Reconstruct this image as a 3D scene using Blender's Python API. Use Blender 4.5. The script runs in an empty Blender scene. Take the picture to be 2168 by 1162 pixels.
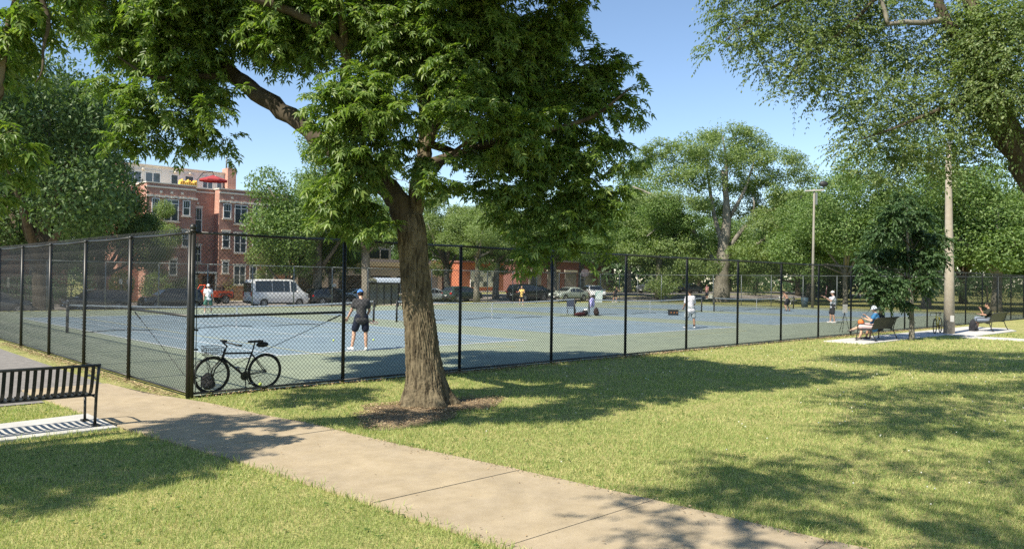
import bpy, math, random
import numpy as np
from mathutils import Matrix, Vector

S = bpy.context.scene
COL = S.collection
rng = np.random.default_rng(7)
random.seed(7)

# ------------------------------------------------------------------ camera, sky, sun, exposure
FPX, PITCH, ROLL, CAMH = 1640.66, 0.0073035, 0.0137834, 2.1668      # focal length in photo pixels, tilt, roll, eye height
cp, sp_, cr, sr = math.cos(PITCH), math.sin(PITCH), math.cos(ROLL), math.sin(ROLL)
r0, u0, f0 = Vector((1, 0, 0)), Vector((0, -sp_, cp)), Vector((0, cp, sp_))
cr_, cu_ = r0*cr + u0*sr, -r0*sr + u0*cr
cam = bpy.data.cameras.new('camera'); cam_o = bpy.data.objects.new('camera', cam); COL.objects.link(cam_o)
cam.sensor_width = 36; cam.lens = FPX/2168*36; cam.clip_start = .05; cam.clip_end = 3000
cam_o.matrix_world = Matrix(((cr_.x, cu_.x, -f0.x, 0), (cr_.y, cu_.y, -f0.y, 0), (cr_.z, cu_.z, -f0.z, CAMH), (0, 0, 0, 1)))
S.camera = cam_o

ANG = 0.7655623                         # heading of the tennis courts
N1 = np.array([math.cos(ANG), math.sin(ANG)]); N2 = np.array([-N1[1], N1[0]])
C0 = np.array([-5.692127, 13.804998])   # fence corner
SUN_EL, SUN_AZ = math.radians(47.9), ANG + .065      # the way shadows run
world = bpy.data.worlds.new('World'); S.world = world; world.use_nodes = True
nt = world.node_tree
sky = nt.nodes.new('ShaderNodeTexSky'); sky.sky_type = 'NISHITA'; sky.sun_disc = False
sky.sun_elevation = SUN_EL; sky.sun_rotation = math.radians(222.3)
sky.air_density = 1.0; sky.dust_density = .1; sky.ozone_density = 2.2; sky.altitude = 180
bg = nt.nodes['Background']; nt.links.new(sky.outputs[0], bg.inputs[0]); bg.inputs[1].default_value = 0.108
sun = bpy.data.lights.new('sun', 'SUN'); sun.energy = 5.0; sun.angle = math.radians(.53); sun.color = (1, .92, .77)
sun_o = bpy.data.objects.new('sun', sun); COL.objects.link(sun_o)
sun_o.rotation_euler = Vector((math.cos(SUN_AZ)*math.cos(SUN_EL), math.sin(SUN_AZ)*math.cos(SUN_EL), -math.sin(SUN_EL))).to_track_quat('-Z', 'Y').to_euler()
S.view_settings.view_transform = 'Standard'; S.view_settings.look = 'None'
S.view_settings.exposure = 0.78; S.view_settings.gamma = 1; S.view_settings.use_curve_mapping = False
S.render.engine = 'CYCLES'
S.cycles.max_bounces = 8; S.cycles.transparent_max_bounces = 12; S.cycles.diffuse_bounces = 4
S.cycles.use_denoising = False

# ------------------------------------------------------------------ helpers
def W(a, q, z=0.):
    "a point given along (a) and across (q) the tennis courts"
    v = C0 + N1*a + N2*q
    return np.array([v[0], v[1], z])
def at(x, y, D):
    "the place seen at photo point x, y when it is D metres away"
    xr, yr = (x-1084)/FPX, (581-y)/FPX
    X, Y = xr*cr - yr*sr, xr*sr + yr*cr
    d = np.array([X, cp-Y*sp_, sp_+Y*cp])
    return np.array([0, 0, CAMH]) + d*(D/d[1])
def sstep(a, b, x):
    t = np.clip((x-a)/(b-a), 0, 1); return t*t*(3-2*t)
def gz(a, q):
    "terrain height: flat park, street dips away beyond the courts on the left"
    g = np.interp(a, [-60, 15, 35, 45, 57, 85, 140], [-.75, -.75, -.58, -.12, .3, .6, .6])
    return float(sstep(38.2, 45, q)*g)

def tag(o, label=None, cat=None, group=None, kind=None):
    if label: o['label'] = label
    if cat: o['category'] = cat
    if group: o['group'] = group
    if kind: o['kind'] = kind
    return o
def thing(name, label, cat, loc=(0, 0, 0), rz=0., group=None, kind=None):
    o = bpy.data.objects.new(name, None); COL.objects.link(o); o.empty_display_size = .2
    o.location = [float(v) for v in loc]; o.rotation_euler = (0, 0, rz)
    return tag(o, label, cat, group, kind)
def link(name, me, parent=None, loc=None, rot=None, scale=None):
    o = bpy.data.objects.new(name, me); COL.objects.link(o)
    if parent: o.parent = parent
    if loc is not None: o.location = [float(v) for v in loc]
    if rot is not None: o.rotation_euler = rot
    if scale is not None: o.scale = scale
    return o
def kids(o): return [c for c in COL.objects if c.parent == o]
def copy_tree(o, parent=None):
    c = o.copy(); COL.objects.link(c)
    if parent: c.parent = parent
    for ch in o.children: copy_tree(ch, c)
    return c

def np_mesh(name, V, F, mats, mi=None, smooth=False):
    "V (n,3), F (m,k) all faces the same size"
    V = np.asarray(V, np.float32); F = np.asarray(F, np.int32)
    me = bpy.data.meshes.new(name)
    m, k = F.shape
    me.vertices.add(len(V)); me.vertices.foreach_set('co', V.ravel())
    me.loops.add(m*k); me.loops.foreach_set('vertex_index', F.ravel())
    me.polygons.add(m); me.polygons.foreach_set('loop_start', np.arange(0, m*k, k, dtype=np.int32))
    try: me.polygons.foreach_set('loop_total', np.full(m, k, np.int32))
    except Exception: pass
    for mt in (mats if isinstance(mats, (list, tuple)) else [mats]): me.materials.append(mt)
    if mi is not None: me.polygons.foreach_set('material_index', np.asarray(mi, np.int32))
    if smooth: me.polygons.foreach_set('use_smooth', np.ones(m, bool))
    me.update(calc_edges=True); me.validate()
    return me

class MB:
    "collects simple solids into one mesh"
    def __init__(s): s.v = []; s.f = []; s.m = []; s.sm = []
    def add(s, V, F, m=0, smooth=False):
        b = len(s.v); s.v += [tuple(float(c) for c in p) for p in V]
        for f in F: s.f.append([b+i for i in f]); s.m.append(m); s.sm.append(smooth)
        return s
    def box(s, c, d, m=0, R=None):
        x, y, z = d[0]/2, d[1]/2, d[2]/2
        P = np.array([(-x,-y,-z),(x,-y,-z),(x,y,-z),(-x,y,-z),(-x,-y,z),(x,-y,z),(x,y,z),(-x,y,z)])
        if R is not None: P = P @ np.array(R).T
        return s.add(P+np.array(c), [(0,3,2,1),(4,5,6,7),(0,1,5,4),(1,2,6,5),(2,3,7,6),(3,0,4,7)], m)
    def tube(s, pts, r, n=8, m=0, cap=True, smooth=True, flat=1.):
        P = np.asarray(pts, float); k = len(P)
        R = np.full(k, r) if np.isscalar(r) else np.asarray(r, float)
        T = np.gradient(P, axis=0) if k > 2 else np.array([P[1]-P[0]]*2)
        T /= np.maximum(np.linalg.norm(T, axis=1, keepdims=True), 1e-9)
        up = np.array([0, 0, 1.]) if abs(T[0][2]) < .9 else np.array([1., 0, 0])
        V = []; a = np.arange(n)*2*math.pi/n
        for i in range(k):
            s1 = np.cross(up, T[i]); nl = np.linalg.norm(s1)
            if nl < 1e-6: s1 = np.array([1., 0, 0])
            else: s1 /= nl
            s2 = np.cross(T[i], s1); up = s2
            V += list(P[i] + R[i]*(np.outer(np.cos(a), s1) + flat*np.outer(np.sin(a), s2)))
        F = [(i*n+j, i*n+(j+1) % n, (i+1)*n+(j+1) % n, (i+1)*n+j) for i in range(k-1) for j in range(n)]
        s.add(V, F, m, smooth)
        if cap:
            b = len(s.v)-k*n
            s.f.append([b+j for j in reversed(range(n))]); s.f.append([b+(k-1)*n+j for j in range(n)])
            s.m += [m, m]; s.sm += [False, False]
        return s
    def ell(s, c, r, n=12, k=8, m=0, R=None):
        V = []; c = np.array(c); r = np.array([r]*3 if np.isscalar(r) else r, float)
        for i in range(1, k):
            t = math.pi*i/k
            for j in range(n):
                p = 2*math.pi*j/n; V.append(np.array([math.sin(t)*math.cos(p), math.sin(t)*math.sin(p), math.cos(t)])*r)
        V += [np.array([0, 0, r[2]]), np.array([0, 0, -r[2]])]
        V = np.array(V)
        if R is not None: V = V @ np.array(R).T
        N = (k-1)*n; F = []
        for i in range(k-2):
            for j in range(n): F.append((i*n+j, (i+1)*n+j, (i+1)*n+(j+1) % n, i*n+(j+1) % n))
        for j in range(n): F.append((N, j, (j+1) % n)); F.append((N+1, (k-2)*n+(j+1) % n, (k-2)*n+j))
        return s.add(V+c, F, m, True)
    def torus(s, c, R, r, axis='y', n=32, k=8, m=0):
        V = []
        for i in range(n):
            t = 2*math.pi*i/n
            for j in range(k):
                p = 2*math.pi*j/k; a = R+r*math.cos(p); h = r*math.sin(p)
                V.append({'y': (a*math.cos(t), h, a*math.sin(t)), 'z': (a*math.cos(t), a*math.sin(t), h), 'x': (h, a*math.cos(t), a*math.sin(t))}[axis])
        F = [(i*k+j, i*k+(j+1) % k, ((i+1) % n)*k+(j+1) % k, ((i+1) % n)*k+j) for i in range(n) for j in range(k)]
        return s.add(np.array(V)+np.array(c), F, m, True)
    def prism(s, poly, axis, t0, t1, m=0):
        "polygon (list of 2D) pushed along an axis"
        n = len(poly); f = {'y': lambda p, t: (p[0], t, p[1]), 'x': lambda p, t: (t, p[0], p[1]), 'z': lambda p, t: (p[0], p[1], t)}[axis]
        V = [f(p, t0) for p in poly]+[f(p, t1) for p in poly]
        F = [tuple(range(n)), tuple(reversed(range(n, 2*n)))] + [(i, n+i, n+(i+1) % n, (i+1) % n) for i in range(n)]
        return s.add(V, F, m)
    def quad(s, *P, m=0): return s.add(P, [tuple(range(len(P)))], m)
    def mesh(s, name, mats):
        me = bpy.data.meshes.new(name); me.from_pydata(s.v, [], s.f)
        for mt in (mats if isinstance(mats, (list, tuple)) else [mats]): me.materials.append(mt)
        me.polygons.foreach_set('material_index', s.m); me.polygons.foreach_set('use_smooth', s.sm)
        me.update(); return me
    def build(s, name, mats, parent=None, loc=None, rot=None):
        return link(name, s.mesh(name, mats), parent, loc, rot)

def rotz(a): return np.array([[math.cos(a), -math.sin(a), 0], [math.sin(a), math.cos(a), 0], [0, 0, 1]])
def roty(a): return np.array([[math.cos(a), 0, math.sin(a)], [0, 1, 0], [-math.sin(a), 0, math.cos(a)]])
def rotx(a): return np.array([[1, 0, 0], [0, math.cos(a), -math.sin(a)], [0, math.sin(a), math.cos(a)]])

# ------------------------------------------------------------------ materials
def mat(name, col, rough=.6, col2=None, scale=6., bump=0., bscale=40., metal=0., spec=.5, coords='Object', detail=6., contrast=(.35, .65), transl=0., island=None, stretch=None, stain=0.):
    m = bpy.data.materials.new(name); m.use_nodes = True
    t = m.node_tree; N = t.nodes; L = t.links; b = N['Principled BSDF']
    b.inputs['Roughness'].default_value = rough; b.inputs['Metallic'].default_value = metal
    b.inputs['Specular IOR Level'].default_value = spec
    b.inputs['Base Color'].default_value = (*col, 1)
    tc = N.new('ShaderNodeTexCoord'); src = tc.outputs[coords]
    if stretch:
        mp = N.new('ShaderNodeMapping'); mp.inputs['Scale'].default_value = stretch; L.new(src, mp.inputs[0]); src = mp.outputs[0]
    colout = None
    if col2:
        nz = N.new('ShaderNodeTexNoise'); nz.inputs['Scale'].default_value = scale; nz.inputs['Detail'].default_value = detail; nz.inputs['Roughness'].default_value = .65
        L.new(src, nz.inputs['Vector'])
        rp = N.new('ShaderNodeValToRGB'); rp.color_ramp.elements[0].position, rp.color_ramp.elements[1].position = contrast
        rp.color_ramp.elements[0].color = (*col, 1); rp.color_ramp.elements[1].color = (*col2, 1)
        L.new(nz.outputs[0], rp.inputs[0]); colout = rp.outputs[0]
    if island:
        g = N.new('ShaderNodeNewGeometry'); rp2 = N.new('ShaderNodeValToRGB')
        els = rp2.color_ramp.elements
        els[0].color = (*island[0], 1); els[1].color = (*island[-1], 1)
        for i, c in enumerate(island[1:-1]):
            e = els.new((i+1)/(len(island)-1)); e.color = (*c, 1)
        L.new(g.outputs['Random Per Island'], rp2.inputs[0]); colout = rp2.outputs[0]
    if stain and colout:
        ns = N.new('ShaderNodeTexNoise'); ns.inputs['Scale'].default_value = .9; ns.inputs['Detail'].default_value = 9; ns.inputs['Roughness'].default_value = .72; ns.inputs['Distortion'].default_value = .6; L.new(src, ns.inputs['Vector'])
        rs = N.new('ShaderNodeValToRGB'); rs.color_ramp.elements[0].position, rs.color_ramp.elements[1].position = .36, .60
        rs.color_ramp.elements[0].color = (1-stain, 1-stain, 1-stain*.95, 1); rs.color_ramp.elements[1].color = (1.04, 1.03, 1.0, 1); L.new(ns.outputs[0], rs.inputs[0])
        n3 = N.new('ShaderNodeTexNoise'); n3.inputs['Scale'].default_value = 90; n3.inputs['Detail'].default_value = 2; L.new(src, n3.inputs['Vector'])
        r3 = N.new('ShaderNodeValToRGB'); r3.color_ramp.elements[0].position, r3.color_ramp.elements[1].position = .3, .5
        r3.color_ramp.elements[0].color = (1-stain*1.3, 1-stain*1.3, 1-stain*1.3, 1); r3.color_ramp.elements[1].color = (1, 1, 1, 1); L.new(n3.outputs[0], r3.inputs[0])
        for o_ in (rs.outputs[0], r3.outputs[0]):
            mm = N.new('ShaderNodeMix'); mm.data_type = 'RGBA'; mm.blend_type = 'MULTIPLY'; mm.inputs[0].default_value = 1
            L.new(colout, mm.inputs[6]); L.new(o_, mm.inputs[7]); colout = mm.outputs[2]
    if colout: L.new(colout, b.inputs['Base Color'])
    if bump:
        n2 = N.new('ShaderNodeTexNoise'); n2.inputs['Scale'].default_value = bscale; n2.inputs['Detail'].default_value = 5
        L.new(src, n2.inputs['Vector'])
        bp = N.new('ShaderNodeBump'); bp.inputs['Strength'].default_value = bump; bp.inputs['Distance'].default_value = .02
        L.new(n2.outputs[0], bp.inputs['Height']); L.new(bp.outputs[0], b.inputs['Normal'])
    if transl:
        tr = N.new('ShaderNodeBsdfTranslucent'); mx = N.new('ShaderNodeMixShader'); mx.inputs[0].default_value = transl
        if colout:
            hs = N.new('ShaderNodeMix'); hs.data_type = 'RGBA'; hs.blend_type = 'MULTIPLY'; hs.inputs[0].default_value = 1
            L.new(colout, hs.inputs[6]); hs.inputs[7].default_value = (1.5, 1.7, .55, 1); L.new(hs.outputs[2], tr.inputs[0])
        else: tr.inputs[0].default_value = (*col, 1)
        L.new(b.outputs[0], mx.inputs[1]); L.new(tr.outputs[0], mx.inputs[2])
        L.new(mx.outputs[0], N['Material Output'].inputs[0])
    return m

def leafmat(name, cols, transl=.3, rough=.5): return mat(name, cols[0], rough=rough, island=cols, transl=transl, spec=.35)
M = {}
M['bark'] = mat('bark_maple', (.05, .04, .026), .95, (.18, .148, .095), 15, 1., 48, stretch=(1, 1, .22), spec=.15, contrast=(.38, .58))
M['bark_grey'] = mat('bark_grey', (.13, .12, .10), .95, (.26, .24, .20), 5, .6, 20, stretch=(1, 1, .3), spec=.15)
M['bark_dark'] = mat('bark_dark', (.05, .042, .03), .95, (.11, .09, .065), 6, .6, 20, stretch=(1, 1, .3), spec=.15)
M['leaf_main'] = leafmat('leaf_ash', [(0.0684, 0.1254, 0.0319), (0.1026, 0.171, 0.0388), (0.1539, 0.228, 0.0513), (0.228, 0.2907, 0.0741)], .38, .40)
M['leaf_elm'] = leafmat('leaf_elm', [(0.1045, 0.1595, 0.0715), (0.143, 0.198, 0.0825), (0.187, 0.242, 0.099), (0.2475, 0.2915, 0.1265)], .40, .40)
M['leaf_a'] = leafmat('leaf_bg_green', [(0.084, 0.144, 0.048), (0.12, 0.192, 0.06), (0.156, 0.234, 0.072), (0.198, 0.27, 0.09)], .33)
M['leaf_b'] = leafmat('leaf_bg_pale', [(0.1232, 0.1848, 0.0672), (0.1624, 0.224, 0.084), (0.2016, 0.2632, 0.1008), (0.2408, 0.2968, 0.1232)], .36)
M['leaf_c'] = leafmat('leaf_bg_deep', [(0.0483, 0.0978, 0.046), (0.0667, 0.1242, 0.0529), (0.0862, 0.1495, 0.0598), (0.1092, 0.1782, 0.069)], .3)
M['leaf_d'] = leafmat('leaf_bg_locust', [(0.0517, 0.0943, 0.0391), (0.0747, 0.1242, 0.0483), (0.1035, 0.161, 0.0575), (0.138, 0.2012, 0.0747)], .3)
M['leaf_k'] = leafmat('leaf_deep_shaded', [(.036, .074, .030), (.048, .092, .036), (.062, .112, .042), (.08, .135, .05)], .27)  # deep green leaf, darkened because the young tree stands in shade
M['leaf_y'] = leafmat('leaf_yellow', [(.26, .26, .03), (.34, .33, .04), (.42, .38, .05)], .35)
M['black_metal'] = mat('black_painted_metal', (.012, .013, .012), .42, (.02, .021, .019), 30)
M['wire'] = mat('black_vinyl_wire', (.011, .014, .013), .5)
M['wire_sheen'] = mat('vinyl_wire_sheen', (.022, .026, .026), .5, spec=.4)  # black vinyl wire made paler, its grey highlights put into the colour
M['galv'] = mat('galvanised_wire', (.16, .18, .18), .5, metal=.3)
M['white'] = mat('white_paint', (.75, .75, .73), .5, (.68, .68, .66), 8)
M['concrete'] = mat('concrete_path', (.345, .28, .19), .9, (.44, .365, .262), 3.2, .3, 160, contrast=(.3, .7), spec=.2, stain=.13)
M['concrete_new'] = mat('concrete_pale', (.46, .455, .44), .9, (.56, .55, .53), 4, .2, 120, spec=.2, stain=.12)
M['asphalt'] = mat('asphalt_path', (.17, .16, .15), .95, (.25, .235, .215), 6, .3, 90, spec=.2)
M['road'] = mat('road_asphalt', (.20, .185, .17), .95, (.30, .27, .245), 2, .2, 60, spec=.2)
M['walk_far'] = mat('street_pavement', (.42, .36, .32), .95, (.50, .44, .39), 2, .2, 60, spec=.2)
M['kerb'] = mat('kerb_stone', (.35, .33, .30), .9, (.45, .42, .38), 4)
M['court_green'] = mat('court_green', (.24, .285, .215), .8, (.275, .32, .24), 1.1, .08, 200, contrast=(.3, .7), spec=.25, stain=.14)
M['court_blue'] = mat('court_blue', (.195, .265, .315), .8, (.22, .295, .345), 1.1, .08, 200, contrast=(.3, .7), spec=.25, stain=.14)
M['line'] = mat('court_line_white', (.72, .74, .74), .8, (.62, .65, .65), 9)
M['line_y'] = mat('court_line_yellow', (.62, .60, .30), .8, (.52, .50, .26), 9)
M['skin'] = mat('skin', (.50, .30, .21), .5, (.54, .33, .24), 20)
M['skin_tan'] = mat('skin_tanned', (.40, .22, .14), .5, (.44, .25, .165), 20)
def cloth(n, c, c2=None): return mat('cloth_'+n, c, .9, c2 or tuple(min(1, v*1.25+.005) for v in c), 14, .4, 25, spec=.2)
M['glass'] = mat('dark_glass', (.018, .022, .025), .08, spec=.8)
M['glass_win'] = mat('window_glass', (.05, .065, .08), .06, (.09, .11, .13), .8, spec=.8)
M['tyre'] = mat('tyre_rubber', (.016, .016, .016), .8)
M['rim'] = mat('alloy_rim', (.45, .46, .47), .35, metal=.7)
M['chrome'] = mat('chrome', (.6, .6, .6), .2, metal=1.)
M['dark_plastic'] = mat('dark_plastic', (.02, .02, .021), .55)
M['lamp_red'] = mat('tail_lamp', (.45, .02, .02), .2)
M['lamp_clear'] = mat('head_lamp', (.7, .72, .75), .12)
# ------------------------------------------------------------------ ground
def lawn_material():
    m = bpy.data.materials.new('lawn_turf'); m.use_nodes = True; t = m.node_tree; N = t.nodes; L = t.links; b = N['Principled BSDF']
    b.inputs['Roughness'].default_value = .95; b.inputs['Specular IOR Level'].default_value = .1
    tc = N.new('ShaderNodeTexCoord')
    def noise(s, d=5):
        n = N.new('ShaderNodeTexNoise'); n.inputs['Scale'].default_value = s; n.inputs['Detail'].default_value = d; n.inputs['Roughness'].default_value = .7
        L.new(tc.outputs['Object'], n.inputs['Vector']); return n.outputs[0]
    def ramp(i, p, c):
        r = N.new('ShaderNodeValToRGB'); r.color_ramp.elements[0].position, r.color_ramp.elements[1].position = p
        r.color_ramp.elements[0].color = (*c[0], 1); r.color_ramp.elements[1].color = (*c[1], 1); L.new(i, r.inputs[0]); return r.outputs[0]
    def mix(f, a, c, mode='MIX'):
        x = N.new('ShaderNodeMix'); x.data_type = 'RGBA'; x.blend_type = mode
        if isinstance(f, float): x.inputs[0].default_value = f
        else: L.new(f, x.inputs[0])
        L.new(a, x.inputs[6]); L.new(c, x.inputs[7]); return x.outputs[2]
    big = ramp(noise(.33), (.38, .64), ((.27, .30, .105), (.45, .41, .19)))
    mid = ramp(noise(1.9), (.42, .62), ((.24, .285, .095), (.48, .42, .21)))
    fine = ramp(noise(34, 3), (.3, .7), ((.38, .42, .35), (1.35, 1.3, 1.2)))
    c = mix(.5, big, mid); c = mix(.9, c, fine, 'MULTIPLY')
    L.new(c, b.inputs['Base Color'])
    bp = N.new('ShaderNodeBump'); bp.inputs['Strength'].default_value = .9; bp.inputs['Distance'].default_value = .04
    L.new(noise(26, 4), bp.inputs['Height']); L.new(bp.outputs[0], b.inputs['Normal'])
    return m
M['lawn'] = lawn_material()

def court_empty(name, a, q, z=0., rz=0., **k): return thing(name, k.get('label'), k.get('cat'), W(a, q, z), ANG+rz, k.get('group'), k.get('kind'))
def sheet(name, poly, z, m, kind='structure', terrain=False, step=3.):
    "a flat sheet in court coordinates; terrain=True drapes a rectangle over the slope"
    if terrain:
        (a0, q0), (a1, q1) = poly
        na, nq = max(2, int((a1-a0)/step)+1), max(2, int((q1-q0)/step)+1)
        A, Q = np.meshgrid(np.linspace(a0, a1, na), np.linspace(q0, q1, nq))
        V = [W(a, q, gz(a, q)+z) for a, q in zip(A.ravel(), Q.ravel())]
        F = [(j*na+i, j*na+i+1, (j+1)*na+i+1, (j+1)*na+i) for j in range(nq-1) for i in range(na-1)]
        me = np_mesh(name, V, F, m, smooth=True); o = link(name, me)
    else:
        o = MB().quad(*[W(a, q, z) for a, q in poly]).build(name, m)
    if kind: o['kind'] = kind
    return o
# one ground sheet out to the horizon
ga = np.concatenate([[-900, -400, -150, -90], np.arange(-60, 141, 5), [180, 260, 500, 1000]])
gq = np.concatenate([[-900, -400, -100, -50], np.arange(-30, 36, 5), np.arange(37, 47, 1.), np.arange(48, 100, 4), [130, 200, 400, 1000]])
A, Q = np.meshgrid(ga, gq); na = len(ga)
V = [W(a, q, gz(a, q)-.012) for a, q in zip(A.ravel(), Q.ravel())]
F = [(j*na+i, j*na+i+1, (j+1)*na+i+1, (j+1)*na+i) for j in range(len(gq)-1) for i in range(na-1)]
tag(link('lawn', np_mesh('lawn', V, F, M['lawn'], smooth=True)), kind='structure')

# courts
AC = [3.385, 17.995, 32.63, 47.147]; QB = 5.892; QN = QB+11.885
sheet('court_surface', [(.12, .1), (62.6, .1), (62.6, 37.0), (.12, 37.0)], .010, M['court_green'])
lines_parent = None
for i, a in enumerate(AC):
    e = court_empty('tennis_court', a, 0, 0, kind='structure')
    MB().quad((-.05, QB-.05, .014), (11.02, QB-.05, .014), (11.02, QB+23.82, .014), (-.05, QB+23.82, .014)).build('blue_play_area', M['court_blue'], e)
    w = .05
    def ln(x0, y0, x1, y1, m=M['line'], z=.018, name='court_line'):
        MB().quad((x0, y0, z), (x1, y0, z), (x1, y1, z), (x0, y1, z)).build(name, m, e)
    y0, y1 = QB, QB+23.77
    for x in (0, 1.37, 9.60, 10.97): ln(x-w/2, y0, x+w/2, y1, z=.0182)
    ln(0, y0-.1, 10.97, y0); ln(0, y1, 10.97, y1+.1)
    for y in (QN-6.4, QN+6.4): ln(1.37, y-w/2, 9.6, y+w/2)
    ln(5.485-w/2, QN-6.4, 5.485+w/2, QN+6.4, z=.0182)
    for x in (2.35, 8.62): ln(x-.022, 4.05, x+.022, 31.5, M['line_y'], .0216, 'practice_line')
    for y in (4.05, QN-4.6, QN+4.6, 31.5): ln(2.35, y-.022, 8.62, y+.022, M['line_y'], .022, 'practice_line')

# sidewalk made of separate slabs
def RA(q): return float(np.interp(q, [-16, -11.2, -9.33, -7.55, -5.98, -3.42, -2.48, -.3, .6, 3], [1.5, 1.02, .89, .72, .52, .31, .12, -.1, -.45, -.6]))
def LA(q): return float(np.interp(q, [-16, -9.34, -7.81, -5.09, -2.27, 3], [-.65, -1.13, -1.24, -1.46, -1.82, -2.05]))
walk = court_empty('sidewalk', 0, 0, 0, kind='structure')
qs = [-16.2, -14.5, -12.8, -11.08, -9.36, -7.64, -5.95, -4.25, -2.5, -.78, .95, 2.7]
for q0, q1 in zip(qs[:-1], qs[1:]):
    n = 3; dz = rng.uniform(-.003, .003); g = .006
    qq = np.linspace(q0+g, q1-g, n); top = []; 
    ring = [(LA(q), q) for q in qq]+[(RA(q), q) for q in qq[::-1]]
    MB().prism(ring, 'z', -.06, .022+dz).build('slab', M['concrete'], walk)
M['joint'] = mat('joint_soil', (.055, .045, .032), 1.)
MB().prism([(LA(q)+.01, q) for q in (-16, -9, -5, -2.3, 2.6)]+[(RA(q)-.01, q) for q in (2.6, 0, -2.5, -6, -9, -16)], 'z', -.07, .008).build('joint_bed', M['joint'], walk)
pad = court_empty('bench_pad', 0, 0, 0, kind='structure')
for x0, x1 in ((-6.4, -4.92), (-4.9, -3.42), (-3.4, -1.87)):
    MB().prism([(x0, -2.22), (x1, -2.19), (x1, -.76), (x0, -.95)], 'z', -.06, .026).build('slab', M['concrete_new'], pad)
sheet('asphalt_path', [(-4.9, 2.715), (-.62, 2.715), (-.62, 40), (-4.9, 40)], .004, M['asphalt'])
sheet('asphalt_path', [(-4.9, .95), (-2.06, .95), (-2.06, 2.715), (-4.9, 2.715)], .004, M['asphalt'])
plaza = court_empty('plaza', 0, 0, 0, kind='structure')
for x in np.arange(23.6, 41.0, 2.2):
    x1 = min(x+2.188, 41.6); yb = -2.42 if x < 31 else -3.6
    MB().prism([(x, yb), (x1, yb if x1 < 40 else -2.6), (x1, -.82), (x, -.82)], 'z', -.05, .02).build('slab', M['concrete_new'], plaza)
for y in np.arange(-15.4, -3.7, 1.5):
    MB().prism([(31.02, y), (32.4, y), (32.4, y+1.49), (31.02, y+1.49)], 'z', -.05, .018).build('slab', M['concrete_new'], plaza)

# street beyond the courts
sheet('street_pavement', ((-60, 44.2), (42, 49.5)), .02, M['walk_far'], terrain=True)
sheet('street', ((-90, 50.2), (47, 66.0)), .012, M['road'], terrain=True)
sheet('street', ((47.0, 39.8), (140, 60.0)), .014, M['road'], terrain=True)
k = MB()
for a in np.arange(-60, 46, 3.): k.box(W(a+1.5, 50.05, gz(a+1.5, 50)+.05), (2.99, .16, .2), R=rotz(ANG))
tag(k.build('kerb', M['kerb']), kind='structure')
sheet('far_pavement', ((-60, 66.3), (90, 70.0)), .06, M['walk_far'], terrain=True)

# mulch ring at the maple
TA, TQ = 2.75, -3.35
def mulch_r(t): return 1.05+.3*math.sin(2*t+.6)+.22*math.sin(3*t+2)+.1*math.sin(7*t)
V = [W(TA, TQ, .035)]; nn = 48; F = []
for j, f in ((1, .5), (2, 1.)):
    for i in range(nn):
        t = 2*math.pi*i/nn; r = mulch_r(t)*f
        V.append(W(TA-.35+r*math.cos(t)*1.25, TQ-.3+r*math.sin(t)*.92, .03 if j == 1 else -.004))
F = [(0, 1+i, 1+(i+1) % nn) for i in range(nn)]
F2 = [(1+i, 1+nn+i, 1+nn+(i+1) % nn, 1+(i+1) % nn) for i in range(nn)]
M['mulch'] = mat('wood_mulch', (.17, .13, .085), 1., (.30, .23, .155), 30, .8, 60, contrast=(.35, .7), spec=.1)
mb = MB(); mb.add(V, F, smooth=True); mb.add(V, F2, smooth=True)
tag(mb.build('mulch_bed', M['mulch']), kind='structure')

# ------------------------------------------------------------------ fences
def wires(L, z0, z1, dw, dh, r, seg=10):
    "two families of slanted wires cut to the panel; local x along, z up"
    H = z1-z0; sl = dw/dh; out = []
    for s in (1, -1):
        x0 = np.arange(-H*sl, L+H*sl, dw)
        t = np.linspace(0, 1, seg+1)
        for lo, hi in zip(t[:-1], t[1:]):
            xa = x0 + (H*sl*lo if s > 0 else H*sl*(1-lo)); xb = x0 + (H*sl*hi if s > 0 else H*sl*(1-hi))
            k = (np.minimum(xa, xb) >= -.001) & (np.maximum(xa, xb) <= L+.001)
            xa, xb = xa[k], xb[k]; za, zb = z0+H*lo, z0+H*hi
            y = .0025*s
            for xx in [(xa, xb)]:
                P = []
                for q in range(3):
                    an = 2*math.pi*q/3+.5
                    P.append((r*math.cos(an), y+r*math.sin(an)))
                n = len(xa); base = []
                for (dx, dy) in P: base.append(np.stack([xa+dx, np.full(n, dy), np.full(n, za)], 1)); base.append(np.stack([xb+dx, np.full(n, dy), np.full(n, zb)], 1))
                out.append(base)
    V = []; F = []; o = 0
    for base in out:
        n = len(base[0]); V += base; i = np.arange(n)
        for q in range(3):
            a, b = q*2, ((q+1) % 3)*2
            F.append(np.stack([o+a*n+i, o+b*n+i, o+(b+1)*n+i, o+(a+1)*n+i], 1))
        o += 6*n
    return np.concatenate(V), np.concatenate(F)

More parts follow.
